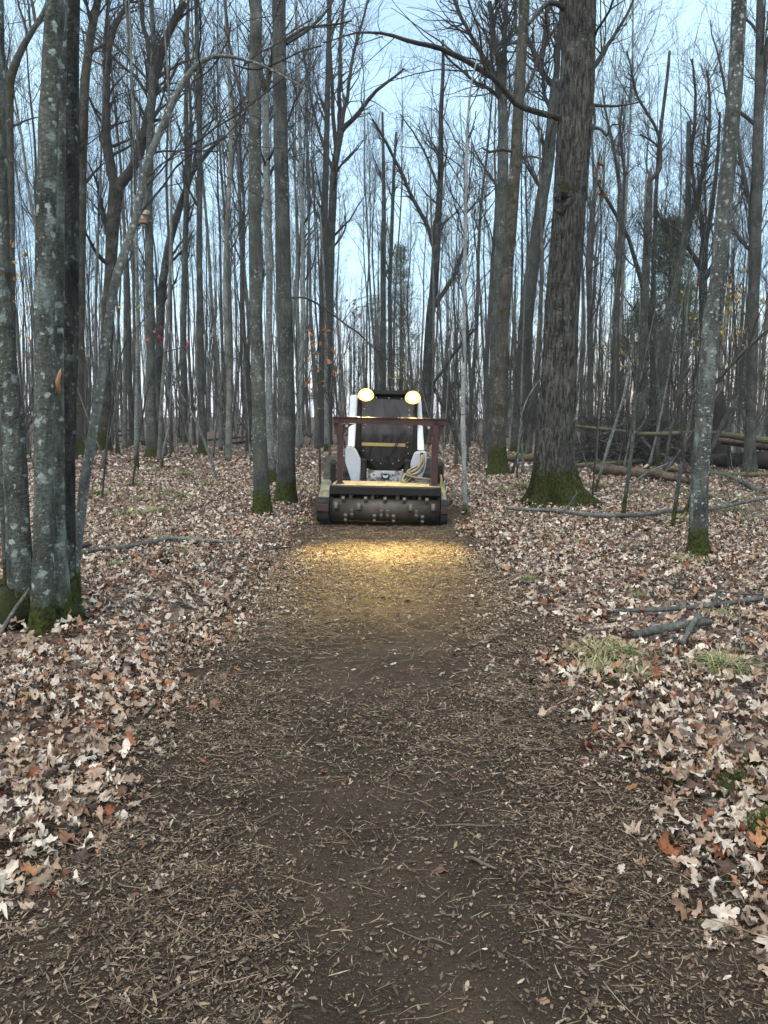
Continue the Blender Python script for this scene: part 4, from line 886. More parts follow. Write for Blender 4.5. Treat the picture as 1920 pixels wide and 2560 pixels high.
def cyl(name, c, r0, axis, L, mat, parent=mach, k=24, bev=.006):
    bm = bmesh.new(); bmesh.ops.create_cone(bm, cap_ends=True, segments=k, radius1=r0, radius2=r0, depth=L)
    rot = {'x': Matrix.Rotation(pi / 2, 4, 'Y'), 'y': Matrix.Rotation(pi / 2, 4, 'X'), 'z': Matrix.Identity(4)}[axis]
    bmesh.ops.transform(bm, matrix=Matrix.Translation(Vector(c) - Vector(MB0)) @ rot, verts=bm.verts)
    me = mesh_bm(bm, name, 0)
    for p in me.polygons: p.use_smooth = len(p.vertices) == 4
    return put(name, me, mat, parent)
# -- tracks
def track(x0, x1, parent=mach):
    prof = [(11.62, .36), (11.60, .48), (11.66, .62), (11.80, .75), (12.0, .80), (12.6, .80), (13.3, .78), (13.62, .66), (13.74, .48), (13.70, .28), (13.5, .08), (13.3, .02), (12.6, .02), (12.1, .02), (11.9, .06), (11.72, .2)]
    P = np.array(prof); d = np.r_[0, np.cumsum(np.linalg.norm(np.diff(np.r_[P, P[:1]], axis=0), axis=1))]; t = np.linspace(0, d[-1], 140, endpoint=False)
    Pc = np.r_[P, P[:1]]; Q = np.stack([np.interp(t, d, Pc[:, i]) for i in range(2)], 1)
    tan_ = np.roll(Q, -1, 0) - np.roll(Q, 1, 0); nrm = np.stack([tan_[:, 1], -tan_[:, 0]], 1); nrm = norm(nrm)
    cen = Q.mean(0); nrm *= np.sign(((Q - cen) * nrm).sum(1))[:, None]
    lug = np.where(np.arange(140) % 4 < 2, .0, -.036); Qo = Q + nrm * lug[:, None]; Qi = Q - nrm * .06
    V = []
    for x, ring in ((x0, Qo), (x1, Qo), (x1, Qi), (x0, Qi)): V.append(np.stack([np.full(140, x), ring[:, 0], ring[:, 1]], 1))
    V = np.concatenate(V) - MB0; i = np.arange(140); i1 = (i + 1) % 140; F = []
    for a in range(4):
        b = (a + 1) % 4; F.append(np.stack([a * 140 + i, b * 140 + i, b * 140 + i1, a * 140 + i1], 1))
    tr = put('track', mesh_np('track', V, F, None, False), RUBBER, parent)
    xm = (x0 + x1) / 2
    for (y, z, r_) in ((11.95, .42, .27), (13.42, .42, .26), (12.4, .17, .12), (12.7, .17, .12), (13.0, .17, .12)): cyl('track_wheel', (xm, y, z), r_, 'x', (x1 - x0) * .7, BLACK, tr)
    return tr
track(X(200, 11.9), X(470, 11.9)); track(X(1225, 11.9), X(1425, 11.9))
# -- chassis and engine
xl, xr = X(470, 11.9), X(1225, 11.9)
prism('chassis', [(11.75, .25), (13.9, .25), (14.0, .5), (13.95, 1.35), (13.0, 1.4), (12.9, .95), (11.95, .70), (11.82, .66)], 'x', xl + .01, xr - .01, BLACK)
prism('engine_cover', [(13.05, 1.41), (13.98, 1.36), (14.05, .75), (14.02, .5), (14.06, .5), (14.1, .78), (14.02, 1.42), (13.1, 1.48)], 'x', xl + .02, xr - .02, PAINT)
# -- cab
cx0, cx1 = X(527, 11.8), X(1147, 11.8); ztop = Z(262, 11.8)
cabp = [(-1, .0)]
prism('cab', [(11.86, .82), (13.0, .82), (13.05, ztop - .03), (12.9, ztop), (11.92, ztop), (11.84, ztop - .06), (11.8, 1.2)], 'x', cx0, cx1, BLACK, bev=.015)
cab = [o for o in mach.children if o.name.startswith('cab')][0]
prism('cab_roof', [(11.70, ztop - .02), (11.72, ztop + .045), (12.95, ztop + .04), (13.0, ztop - .0)], 'x', X(560, 11.7), X(1120, 11.7), BLACK, cab, bev=.01)
Yg = 11.775
def gpts(cs): return [(X(a, Yg), Z(b, Yg)) for a, b in cs]
prism('window_frame', gpts([(548, 292), (1135, 305), (1135, 870), (948, 1062), (740, 1055), (545, 850)]), 'y', 11.80, 11.765, BLACK, cab, bev=.006)
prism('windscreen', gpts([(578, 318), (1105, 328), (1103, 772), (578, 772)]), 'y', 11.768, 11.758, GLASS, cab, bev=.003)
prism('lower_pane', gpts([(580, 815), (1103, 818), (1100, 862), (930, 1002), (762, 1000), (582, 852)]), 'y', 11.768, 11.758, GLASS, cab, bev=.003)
prism('yellow_strip', gpts([(580, 776), (1030, 778), (1030, 812), (580, 810)]), 'y', 11.768, 11.75, YEL, cab, bev=.002)
tube('wiper', [(X(1045, Yg), 11.735, Z(632, Yg)), (X(950, Yg), 11.73, Z(780, Yg)), (X(868, Yg), 11.735, Z(915, Yg))], .008, BLACK, cab, 6)
tube('wiper', [(X(1010, Yg), 11.735, Z(640, Yg)), (X(930, Yg), 11.73, Z(780, Yg)), (X(880, Yg), 11.735, Z(905, Yg))], .005, BLACK, cab, 6)
bx('wiper_motor', X(825, Yg), X(885, Yg), 11.73, 11.76, Z(930, Yg), Z(905, Yg), BLACK, cab, .004)
for a, b in ((600, 425), (1062, 430), (1062, 482), (612, 585), (597, 620), (1065, 610), (1052, 768), (1052, 815), (597, 860), (685, 955), (780, 990), (905, 990), (965, 955), (1062, 880), (850, 310), (980, 315), (720, 308)):
    cyl('bolt', (X(a, Yg), 11.755, Z(b, Yg)), .009, 'y', .016, CHROME, cab, 8, 0)
bx('side_post', X(527, 11.78), X(556, 11.78), 11.72, 11.80, Z(860, 11.78), Z(330, 11.78), BLACK, cab)
bx('side_post', X(1120, 11.78), X(1147, 11.78), 11.72, 11.80, Z(870, 11.78), Z(340, 11.78), BLACK, cab)
# -- work lights
def work_light(c0, c1, r0, r1, poly_):
    Yl = 11.62; L = bx('work_light', X(c0, Yl), X(c1, Yl), Yl + .01, Yl + .10, Z(r1, Yl), Z(r0, Yl), BLACK, mach, .012)
    ca, cb_ = sum(a for a, b in poly_) / len(poly_), sum(b for a, b in poly_) / len(poly_)
    prism('glare_ring', [(X(ca + (a - ca) * 1.35, Yl), Z(cb_ + (b - cb_) * 1.3, Yl)) for a, b in poly_], 'y', Yl + .005, Yl - .012, GLARE, L, bev=.004)  # added ring, wider than the lens, shows as a warm halo
    prism('lens', [(X(ca + (a - ca) * .84, Yl), Z(cb_ + (b - cb_) * .84, Yl)) for a, b in poly_], 'y', Yl - .008, Yl - .035, LENS, L, bev=.01)
    xm, zm = X((c0 + c1) / 2, Yl), Z((r0 + r1) / 2, Yl)
    bx('bracket', xm - .02, xm + .02, Yl + .1, Yl + .22, zm - .02, zm + .02, BLACK, L, .004)
    ld = bpy.data.lights.new('work_light_beam', 'SPOT'); lo = bpy.data.objects.new('work_light_beam', ld); C.objects.link(lo); lo.parent = L
    lo.location = Vector((xm, Yl - .06, zm)) - Vector(MB0)
    tgt = Vector((xm * 1.0, 8.05, 0.0)); d = tgt - Vector((xm, Yl - .06, zm))
    lo.rotation_euler = (-d).to_track_quat('Z', 'Y').to_euler()
    ld.energy = SPOT_W; ld.color = (1, .72, .24); ld.spot_size = radians(26); ld.spot_blend = .9; ld.shadow_soft_size = .13
    l2 = bpy.data.lights.new('work_light_spill', 'SPOT'); o2 = bpy.data.objects.new('work_light_spill', l2); C.objects.link(o2); o2.parent = L
    o2.location = lo.location; d = Vector((xm * 1.1, 10.75, .5)) - Vector((xm, Yl - .06, zm)); o2.rotation_euler = (-d).to_track_quat('Z', 'Y').to_euler()
    l2.energy = 90; l2.color = ld.color; l2.spot_size = radians(52); l2.spot_blend = .9; l2.shadow_soft_size = .08
SPOT_W = 3000
def oval(cx_, cy_, rx, ry): return [(cx_ + rx * cos(t) * (1 + .06 * sin(3 * t)), cy_ + ry * sin(t)) for t in np.linspace(0, 2 * pi, 18, endpoint=False)]
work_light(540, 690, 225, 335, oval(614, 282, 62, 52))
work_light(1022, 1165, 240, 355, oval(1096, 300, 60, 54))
for a0, a1, a2 in ((575, 590, 430), (1100, 1112, 440)):
    tube('lamp_cable', [(X(a0, 11.7), 11.7, Z(345, 11.7)), (X(a1, 11.7), 11.72, Z(390, 11.7)), (X(a1 - 5, 11.7), 11.74, Z(a2, 11.7))], .008, HOSE, mach, 6, 10)
# -- lift arms
def arm(side, up, low, lowpoly):
    (u0, u1, v0), (u2, u3, v1) = up
    Yt, Yb = 12.05, 11.52
    bm = bmesh.new(); vs = []
    for Y_, a, b, z in ((Yb, u2, u3, Z(v1, Yb)), (Yt, u0, u1, Z(v0, Yt))):
        for dy in (0, .17): vs += [bm.verts.new(Vector((X(a, Y_), Y_ + dy, z)) - Vector(MB0)), bm.verts.new(Vector((X(b, Y_), Y_ + dy, z)) - Vector(MB0))]
    for f in ((0, 1, 3, 2), (4, 6, 7, 5), (0, 4, 5, 1), (2, 3, 7, 6), (0, 2, 6, 4), (1, 5, 7, 3)): bm.faces.new([vs[i] for i in f])
    A = put('lift_arm', mesh_bm(bm, 'lift_arm', .015, 2), PAINT, mach)
    zt = Z(v0, Yt); prism('upper_beam', [(12.08, zt - .18), (12.08, zt - .002), (13.6, zt - .04), (13.85, zt - .2), (13.7, zt - .3), (13.4, zt - .2)], 'x', X(u0, Yt), X(u1, Yt), PAINT, A, .012)
    prism('rear_upright', [(13.55, .8), (13.9, .8), (13.9, zt - .25), (13.6, zt - .25)], 'x', X(u0, Yt) + .005, X(u1, Yt) - .005, BLACK, A, .01)
    prism('arm_knee', [(X(a, 11.4), Z(b, 11.4)) for a, b in lowpoly], 'y', 11.33, 11.53, PAINT, A, .014)
    return A
A1 = arm('l', ((450, 527, 285), (436, 505, 832)), None, [(415, 832), (498, 828), (528, 862), (577, 965), (572, 1188), (482, 1188), (442, 1052), (415, 985)])
A2 = arm('r', ((1143, 1180, 320), (1160, 1228, 852)), None, [(1140, 862), (1250, 858), (1257, 880), (1250, 1010), (1192, 1198), (1102, 1180), (1090, 980), (1128, 875)])
bx('yellow_decal', X(445, 11.32), X(482, 11.32), 11.322, 11.33, Z(828, 11.32), Z(818, 11.32), YEL, A1, 0)
bx('hose_port', X(1190, 11.32), X(1222, 11.32), 11.31, 11.335, Z(905, 11.32), Z(870, 11.32), BLACK, A2, .004)
tube('tilt_cylinder', [(X(605, 11.3), 11.3, Z(1188, 11.3)), (X(605, 11.42), 11.42, Z(968, 11.42))], .042, BLACK, A1, 14)
tube('tilt_cylinder', [(X(1058, 11.3), 11.3, Z(1185, 11.3)), (X(1058, 11.42), 11.42, Z(980, 11.42))], .042, BLACK, A2, 14)
for a in (608, 1058): cyl('cylinder_eye', (X(a, 11.42), 11.42, Z(975, 11.42)), .05, 'x', .085, BLACK, A1 if a < 800 else A2, 18)
# -- attachment plate with its emblem
PLt = bx('hitch_plate', X(640, 11.25), X(1022, 11.25), 11.25, 11.31, Z(1212, 11.25), Z(1066, 11.25), PLATE, mach, .01)
bx('emblem_plate', X(793, 11.24), X(877, 11.24), 11.242, 11.25, Z(1156, 11.24), Z(1096, 11.24), BLACK, PLt, .003)
em = [(800, 1098), (812, 1104), (835, 1116), (858, 1104), (870, 1098), (868, 1122), (860, 1138), (846, 1146), (835, 1142), (824, 1146), (810, 1138), (802, 1122)]
prism('emblem', [(X(835 + (a - 835) * .86, 11.235), Z(1124 + (b - 1124) * .8, 11.235)) for a, b in em], 'y', 11.242, 11.236, PAINT, PLt, 0)
for a in (715, 908): cyl('bolt', (X(a, 11.25), 11.246, Z(1108, 11.25)), .012, 'y', .014, BLACK, PLt, 8, 0)
for s in (648, 1010):
    for b in (1055, 1085, 1110, 1130): cyl('fitting', (X(s, 11.28), 11.26, Z(b, 11.28)), .014, 'y', .05, CHROME, PLt, 8, 0)
# -- mulcher head
DC = (X(845, 10.5), 10.52, .195)
x0, x1 = X(292, 10.5), X(1395, 10.5)
mul = prism('mulcher_housing', [(10.43, Z(1318, 10.43)), (10.43, Z(1240, 10.43)), (10.47, Z(1240, 10.43) + .012), (11.05, .53), (11.08, .40), (10.92, .06), (10.87, .06), (10.86, .36), (10.6, .445)], 'x', X(262, 10.45), X(1425, 10.45), BLACK, mach, .006)
prism('deck', [(10.47, Z(1240, 10.43) + .0135), (10.47, Z(1240, 10.43) + .022), (11.05, .548), (11.05, .536)], 'x', X(300, 10.7), X(1400, 10.7), DECKM, mul, .002)
drum = cyl('drum', ((x0 + x1) / 2, DC[1], DC[2]), .158, 'x', x1 - x0, STEEL, mach, 48)
for xx_ in (x0 - .008, x1 + .008): cyl('end_disc', (xx_, DC[1], DC[2]), .182, 'x', .022, BLACK, drum, 40)
teeth = [(405, 60), (640, 60), (843, 60), (1045, 60), (1280, 60), (480, 92), (710, 92), (975, 92), (1207, 92), (335, 22), (573, 20), (1110, 20), (1345, 22), (502, -8), (807, -10), (873, -10), (1172, -8), (435, -34), (737, -34), (935, -34), (1237, -34)]
for back in ((380, 130), (560, 150), (760, 130), (990, 150), (1150, 130), (1320, 150), (450, 200), (680, 220), (900, 200), (1100, 220), (1260, 200)): teeth.append(back)
def tooth_mesh():
    bm = bmesh.new()
    bmesh.ops.create_cube(bm, size=1, matrix=Matrix.Translation((0, 0, .014)) @ Matrix.Diagonal((.05, .10, .05, 1)))
    bmesh.ops.create_cube(bm, size=1, matrix=Matrix.Translation((0, -.026, .042)) @ Matrix.Rotation(.25, 4, 'X') @ Matrix.Diagonal((.04, .045, .045, 1)))
    me = mesh_bm(bm, 'tooth', .004, 1); me.materials.append(TOOTH); return me
tm_ = tooth_mesh()
for c_, th in teeth:
    a = radians(th); yy_, zz_ = DC[1] - cos(a) * .158, DC[2] + sin(a) * .158
    o = put('tooth', tm_, None, drum, np.array([X(c_, 10.4), yy_, zz_]) - MB0); o.rotation_euler = (pi / 2 - a, 0, 0)
for s, (a0, a1) in (('l', (135, 262)), ('r', (1427, 1497))):
    xa, xb = X(a0, 10.35), X(a1, 10.35)
    H = prism('side_housing', [(10.27, .10), (10.30, .055), (10.42, .02), (11.0, .02), (11.08, .3), (11.04, .54), (10.9, .56), (10.42, .37), (10.29, .30)], 'x', xa, xb, BLACK, mach, .012)
    prism('slanted_cover', [(10.90, .562), (10.90, .572), (10.40, .374), (10.40, .362)], 'x', xa + .012, xb - .012, COVER, H, .002)
    bx('front_block', xa - .004, xb + .002, 10.245, 10.30, .19, .285, RUST, H, .008)
    xi = xb - .03 if s == 'l' else xa + .03
    for k_ in range(3): prism('skid_plate', [(10.33, .18), (10.3, .08), (10.36, .012), (10.6, .008), (10.6, .18)], 'x', xi + (-.02 + k_ * .02) - .006, xi + (-.02 + k_ * .02) + .006, STEEL, H, .002)
    # hitch links that stand up behind the post
    xk = X(295 if s == 'l' else 1405, 10.9)
    K = prism('link_bracket', [(10.85, .5), (11.0, .5), (10.98, .80), (10.92, .86), (10.86, .80)], 'x', xk - .035, xk + .035, BLACK, mach, .006)
    for zz_ in (.6, .72, .82): cyl('link_pin', (xk, 10.92, zz_), .022, 'x', .11, STEEL, K, 12)
# push frame
def pframe():
    yb, yf = 10.72, 10.60
    zt, zb = Z(508, 10.6) - .01, Z(575, 10.6) - .012
    lx, rx = (X(338, 10.6), X(392, 10.6)), (X(1315, 10.6), X(1383, 10.6))
    z0 = .525
    top = prism('push_frame', [(yf, zb), (yf + .02, zb - .0), (yf + .02, zt - .015), (yb + .03, zt - .012), (yb + .03, zt + .004), (yf - .015, zt + .004), (yf - .015, zt - .01), (yf, zt - .02)], 'x', X(288, 10.6), X(1462, 10.6), RUST, mach, .003)
    for s, (a, b) in ((-1, lx), (1, rx)):
        P_ = bx('post', a, b, yf, yb, z0, zt - .018, RUST, top, .008)
        inn = b if s < 0 else a; o_ = -s
        prism('gusset', [(inn, zb - .002), (inn + o_ * .17, zb - .002), (inn + o_ * .10, zb - .03), (inn + o_ * .04, zb - .09), (inn, zb - .17)], 'y', yf + .03, yf + .045, RUST, P_, .002)
        cyl('eyelet', (inn + o_ * .05, yf + .028, zb - .03), .02, 'y', .012, CHROME, P_, 16, 0)
        out_ = a if s < 0 else b
        prism('flare_plate', [(out_, zt - .02), (out_ + s * .07, zt - .02), (out_ + s * .062, zb - .03), (out_ + s * .028, zb - .12), (out_, zb - .26)], 'y', yf + .03, yf + .05, RUST, P_, .002)
        bx('foot', a - .02, b + .02, yf - .03, yb + .03, z0 - .005, z0 + .03, RUST, P_, .006)
    for c_ in (683, 1053): bx('weld_bracket', X(c_ - 6, 10.59), X(c_ + 6, 10.59), yf - .012, yf + .002, zb - .045, zt - .03, CHROME if False else RUST, top, .002)
pframe()
# hydraulic hoses
def hs(pts, rad):
    tube('hydraulic_hose', [(X(a, y), y, Z(b, y)) for a, b, y in pts], rad, HOSE, mach, 10, 30)
hs([(1208, 895, 11.3), (1215, 960, 11.22), (1170, 1040, 11.12), (1090, 1085, 11.05), (1045, 1090, 11.05), (1070, 1120, 11.0), (1180, 1135, 10.95), (1300, 1150, 10.9)], .021)
hs([(1222, 900, 11.3), (1235, 985, 11.2), (1190, 1075, 11.1), (1110, 1110, 11.0), (1050, 1075, 11.05), (1090, 1050, 11.1), (1160, 1010, 11.2)], .018)
hs([(1040, 1095, 11.1), (1010, 1160, 10.95), (1030, 1205, 10.85), (1130, 1235, 10.8), (1240, 1240, 10.8), (1300, 1215, 10.85)], .02)
hs([(1075, 1130, 11.05), (1020, 1185, 10.9), (1100, 1215, 10.8), (1200, 1200, 10.82), (1300, 1180, 10.9)], .019)
hs([(1100, 1150, 11.05), (1180, 1165, 10.95), (1260, 1170, 10.9), (1330, 1150, 10.9)], .018)
hs([(1230, 990, 11.25), (1215, 1060, 11.15), (1150, 1110, 11.05), (1080, 1160, 10.95), (1040, 1200, 10.88)], .017)
tube('hydraulic_hose', [(X(1412, 10.85), 10.85, Z(1095, 10.85)), (X(1422, 10.83), 10.83, Z(1150, 10.83)), (X(1412, 10.82), 10.82, Z(1225, 10.82))], .016, YEL, mach, 8, 12)

# ------------------------------------------------------------------ fallen wood
def capped(P, R, k=10, seed=0, rough=.08):
    """closed round log along P"""
    n = max(8, int(np.linalg.norm(np.diff(P, axis=0), axis=1).sum() / (max(R) * 1.4))); n = min(n, 60)
    Q, S = resample(P, R, n); t = Tubes(); t.add(Q, S, k); V = t.V[0].copy(); F = t.F[0]
    r_ = np.random.default_rng(seed); c = np.repeat(Q, k, 0); V = c + (V - c) * (1 + r_.normal(size=(len(V), 1)) * rough)
    V = np.concatenate([V, Q[:1], Q[-1:]]); m = len(V); j = np.arange(k); j1 = (j + 1) % k
    cap = np.concatenate([np.stack([np.full(k, m - 2), j1, j], 1), np.stack([np.full(k, m - 1), (n - 1) * k + j, (n - 1) * k + j1], 1)])
    return V, F, cap, Q, S
def fallen(name, label, pts, mat, cat='branch', lift=None, seed=0, twigs=0, tl=.5, k=8, group=None, rough=.08, Y=None):
    P, R = [], []
    for i, (px, py, wd) in enumerate(pts):
        if Y is not None: p, s = at(px, py, Y[i] if not np.isscalar(Y) else Y)
        else: p, s = gp(px, py)
        rr = wd / 2 / F_PX * s
        if Y is None: p[2] += rr * .8 + (lift[i] if lift else .0) + (.055 if abs(p[0]) > 1.05 else .012)
        P.append(p); R.append(rr)
    P = np.array(P); R = np.array(R); base = P[len(P) // 2].copy(); base[2] = float(hgt(base[0], base[1])); P = P - base
    V, F, cap, Q, S = capped(P, R, k, seed, rough); faces = [F, cap]
    o = put(name, mesh_np(name, V, faces), MAT[mat], None, base); tag(o, label, cat, group)
    if twigs:
        r_ = np.random.default_rng(seed + 5); q, s_ = resample(Q, S, 24); T_ = Tubes()
        a1, b1 = grow(r_, q[None], s_[None], twigs, .1, 1, (.8, .25), tl, 7, up=.12, wig=.2, rs=.4, rmin=.004, rmax=.015); T_.add(a1, b1, 4)
        a2, b2 = grow(r_, a1, b1, twigs * 4, .1, 1, (.7, .25), tl * .5, 5, up=.05, wig=.25, rs=.6, rmin=.0025); T_.add(a2, b2, 3)
        tag(put('twigs', T_.mesh('twigs'), MAT['log'], o), kind='stuff')
    return o
fallen('fallen_branch', 'long grey curved branch lying across the leaves from the oak to the right edge', [(1266, 1291, 7), (1310, 1296, 9), (1400, 1301, 11), (1473, 1312, 12), (1540, 1314, 12), (1600, 1312, 12), (1640, 1307, 12), (1676, 1300, 12), (1725, 1298, 12), (1790, 1296, 11), (1850, 1285, 9), (1905, 1276, 8), (1960, 1265, 6)], 'log', seed=1, twigs=7, tl=.5, lift=[.03] * 9 + [.05, .08, .1, .12])
fallen('fallen_branch', 'greenish grey branch running to the right edge behind the grass tufts', [(1532, 1548, 10), (1600, 1550, 12), (1680, 1549, 13), (1750, 1543, 13), (1811, 1535, 13), (1870, 1526, 12), (1950, 1516, 11)], 'log', seed=2, twigs=9, tl=.5)
fallen('fallen_branch', 'thin dark crooked stick behind the greenish branch on the right', [(1562, 1454, 5), (1620, 1460, 6), (1662, 1466, 5), (1690, 1487, 5), (1770, 1497, 6), (1853, 1509, 5), (1920, 1512, 4)], 'twig', seed=3, twigs=4, tl=.3)
fallen('fallen_branch', 'weathered grey half-buried log beside the grass tufts', [(1580, 1612, 18), (1620, 1605, 21), (1680, 1598, 22), (1740, 1590, 20), (1775, 1586, 15)], 'log', 'log', seed=4, k=12)
fallen('fallen_branch', 'short stub leaning on the weathered grey log', [(1706, 1634, 13), (1722, 1610, 14), (1742, 1588, 14)], 'log', seed=5, lift=[.0, .02, .05])
fallen('fallen_branch', 'long pale bent branch on the leaves right of the stem clump', [(194, 1399, 13), (253, 1384, 11), (320, 1378, 11), (380, 1370, 12), (422, 1356, 11), (450, 1357, 10), (485, 1363, 10), (540, 1366, 9), (599, 1366, 7)], 'log', seed=6, twigs=4, tl=.3)
fallen('fallen_branch', 'short dark chunk of wood against the stem clump', [(181, 1381, 12), (205, 1375, 14), (228, 1370, 9)], 'twig', seed=7)
fallen('fallen_branch', 'thin brittle twig crossing toward the trail left of the machine', [(510, 1448, 3), (560, 1422, 4), (620, 1400, 4), (690, 1380, 3), (760, 1360, 2)], 'twig', seed=8, twigs=4, tl=.3)
fallen('fallen_branch', 'forked thin stick lying before the dark stick on the right', [(1450, 1418, 3), (1520, 1395, 4), (1580, 1385, 4), (1640, 1375, 3)], 'twig', seed=9, twigs=5, tl=.4)
sk = fallen('stick', 'grey bare stick propped against the foot of the stem clump', [(-4, 1600, 10), (10, 1565, 10), (25, 1543, 11), (50, 1505, 10), (66, 1485, 9), (74, 1470, 6)], 'log', Y=[5.0, 5.06, 5.1, 5.14, 5.17, 5.18], seed=10)
fallen('stick', 'dark round chunk of wood at the left edge of the lit mulch', [(645, 1562, 12), (665, 1561, 13), (686, 1560, 11)], 'twig', seed=11)
# mossy and rotten logs on the right
fallen('fallen_log', 'bright mossy log reaching from behind the oak to the right', [(1262, 1160, 17), (1340, 1160, 17), (1440, 1156, 19), (1560, 1152, 17), (1640, 1150, 16), (1735, 1146, 18)], 'mosslog', 'log', seed=12, k=12, lift=[.05] * 6)
fallen('fallen_log', 'short mossy log with a snapped branch lying before the bright mossy one', [(1438, 1172, 11), (1500, 1170, 12), (1560, 1166, 12), (1622, 1160, 10)], 'mosslog', 'log', seed=13, k=10, twigs=3, tl=.5)
fallen('fallen_log', 'rotten brown log split open beside the leaning pale sapling', [(1488, 1186, 26), (1540, 1194, 28), (1600, 1202, 26), (1660, 1210, 22), (1728, 1216, 16)], 'rotlog', 'log', seed=14, k=12, rough=.16)
fallen('fallen_log', 'low mossy limb stretching behind the right foreground maple', [(1620, 1182, 9), (1680, 1180, 10), (1760, 1192, 11), (1840, 1196, 12), (1935, 1198, 12)], 'mosslog', 'log', seed=15)
fallen('fallen_log', 'huge black fallen trunk at the right edge', [(1774, 1168, 30), (1830, 1170, 40), (1900, 1174, 46), (1990, 1180, 48)], 'blacklog', 'log', seed=16, k=16, rough=.06)
fallen('fallen_log', 'long mossy pole hung level across the brush on the right', [(1440, 1066, 8), (1540, 1076, 9), (1585, 1084, 10), (1650, 1086, 12), (1720, 1082, 12), (1780, 1082, 14), (1850, 1092, 16), (1990, 1112, 19)], 'mosslog', 'log', Y=[20.5, 20.8, 21, 21, 21, 21, 21, 21], seed=17, twigs=8, tl=1.2)
fallen('fallen_log', 'thick dark log lying over the black trunk at the right edge', [(1772, 1098, 12), (1830, 1106, 18), (1930, 1118, 24), (1990, 1124, 26)], 'rotlog', 'log', Y=[21.4, 21.4, 21.5, 21.6], seed=18, k=12)
fallen('fallen_branch', 'grey dead limb sloping down to the leaves behind the right foreground maple', [(1772, 1180, 9), (1810, 1195, 10), (1850, 1215, 12), (1890, 1232, 13), (1935, 1240, 12)], 'log', seed=19, twigs=14, tl=1.0)
fallen('fallen_branch', 'straight thin pole leaning on the rotten log', [(1575, 1222, 5), (1620, 1205, 6), (1680, 1182, 6)], 'log', seed=20, lift=[.02, .12, .25])
# far left logs
for i, (a, b) in enumerate([((270, 1092), (360, 1090)), ((300, 1112), (420, 1116)), ((520, 1108), (640, 1102)), ((240, 1104), (330, 1098)), ((540, 1084), (690, 1076)), ((560, 1120), (660, 1112))]):
    fallen('fallen_branch', ['dark log lying far back behind the box tree', 'dark fallen limb in front of the box tree', 'fallen grey pole far behind the grey maples, nearer of two', 'short fallen log far back by the large forked tree', 'fallen grey pole far behind the grey maples, farther of two', 'low fallen limb far behind the root-footed tree'][i], [(a[0], a[1], 5), ((a[0] + b[0]) / 2, (a[1] + b[1]) / 2 - 1, 6), (b[0], b[1], 4)], 'twig', seed=30 + i, twigs=4, tl=.8, lift=[.1, .12, .2])
# root plate / dark stump at the right
def stump(label, px, Y, w, h, seed):
    x = (px - CX) / F_PX * Y; root = thing('stump', label, 'stump', (x, Y, float(hgt(x, Y))))
    me, Q, S = trunk_mesh('trunk', np.array([[0, 0, 0], [.04, 0, h * .5], [-.06, .05, h * .9], [.02, 0, h]]), np.array([w, w * .75, w * .6, w * .2]), k=22, flare=.5, hf=.3, lobes=5, seed=seed, bump=.25, ds=.1); put('trunk', me, MAT['blacklog'], root)
stump('tall dark rotten stump behind the right foreground maple', 1792, 23, .33, 2.3, 3)

# brush pile
bp0 = np.array([at(1590, 1130, 23.5)[0][0], 23.5, 0.]); bp0[2] = float(hgt(bp0[0], bp0[1]))
pile = thing('brush_pile', 'tangled heap of dead grey branches behind the mossy logs', 'brush pile', bp0)
r = np.random.default_rng(88)
bP, bR = [], []
for i in range(120):
    x = r.uniform(-2.2, 2.4); y = r.uniform(-1.0, 1.6); zc = r.uniform(.05, 1.5) * (1 - (x / 3.4) ** 2) ; a = r.uniform(0, 2 * pi); L = r.uniform(.8, 2.8); el = abs(r.normal(.1, .32))
    d = np.array([cos(a) * cos(el), sin(a) * cos(el) * .7, sin(el)]); c = np.array([x, y, max(zc, .06 + abs(sin(el)) * L / 2)])
    P = c + d * np.linspace(-.5, .5, 9)[:, None] * L + np.cumsum(r.normal(size=(9, 3)) * .05, 0); R = np.linspace(1, .35, 9) * r.uniform(.014, .05)
    P[:, 2] = np.maximum(P[:, 2], .03); bP.append(P); bR.append(R)
    t_ = Tubes(); t_.add(P, R, 5); put('branch', t_.mesh('branch'), MAT['twig'] if i % 3 else MAT['log'], pile)
bP, bR = np.stack(bP), np.stack(bR)
t_ = Tubes(); a1, b1 = grow(r, bP, bR, 700, .1, 1, (.7, .25), .9, 6, up=.05, wig=.2, rs=.5, rmin=.006); t_.add(a1, b1, 3)
a2, b2 = grow(r, a1, b1, 1800, .1, 1, (.7, .25), .45, 4, up=.05, wig=.2, rs=.6, rmin=.004); t_.add(a2, b2, 3)
tag(put('twigs', t_.mesh('twigs'), MAT['twig'], pile), kind='stuff')

# bare white bramble at the right edge
r = np.random.default_rng(91)
bb, _ = gp(1905, 1330); br = thing('bramble', 'pale leafless bramble arching in from the right edge', 'shrub', bb)
t_ = Tubes(); stem_p = np.stack([np.zeros((1, 3)), np.array([[.0, 0, .12]])], 1); 
P0 = np.zeros((14, 9, 3)); 
for i in range(14):
    d = norm(np.array([r.normal(-.35, .5), r.normal(0, .4), 1.])); p = np.array([r.normal(.25, .3), r.normal(0, .3), 0.])
    for j in range(9): P0[i, j] = p; d = norm(d + r.normal(size=3) * .22 + np.array([0, 0, -.10])); p = p + d * r.uniform(.1, .19)
R0 = np.tile(np.linspace(.007, .003, 9), (14, 1)); t_.add(P0, R0, 5)
a1, b1 = grow(r, P0, R0, 60, .3, 1, (.8, .25), .45, 6, up=0, wig=.25, rs=.6, rmin=.0022, cur=-.03); t_.add(a1, b1, 3)
put('stems', t_.mesh('stems'), MAT['log'], br)
bc, _ = gp(1880, 1790); b2_ = thing('bramble', 'thin pale leafless stem trailing through the leaves at the lower right', 'shrub', bc)
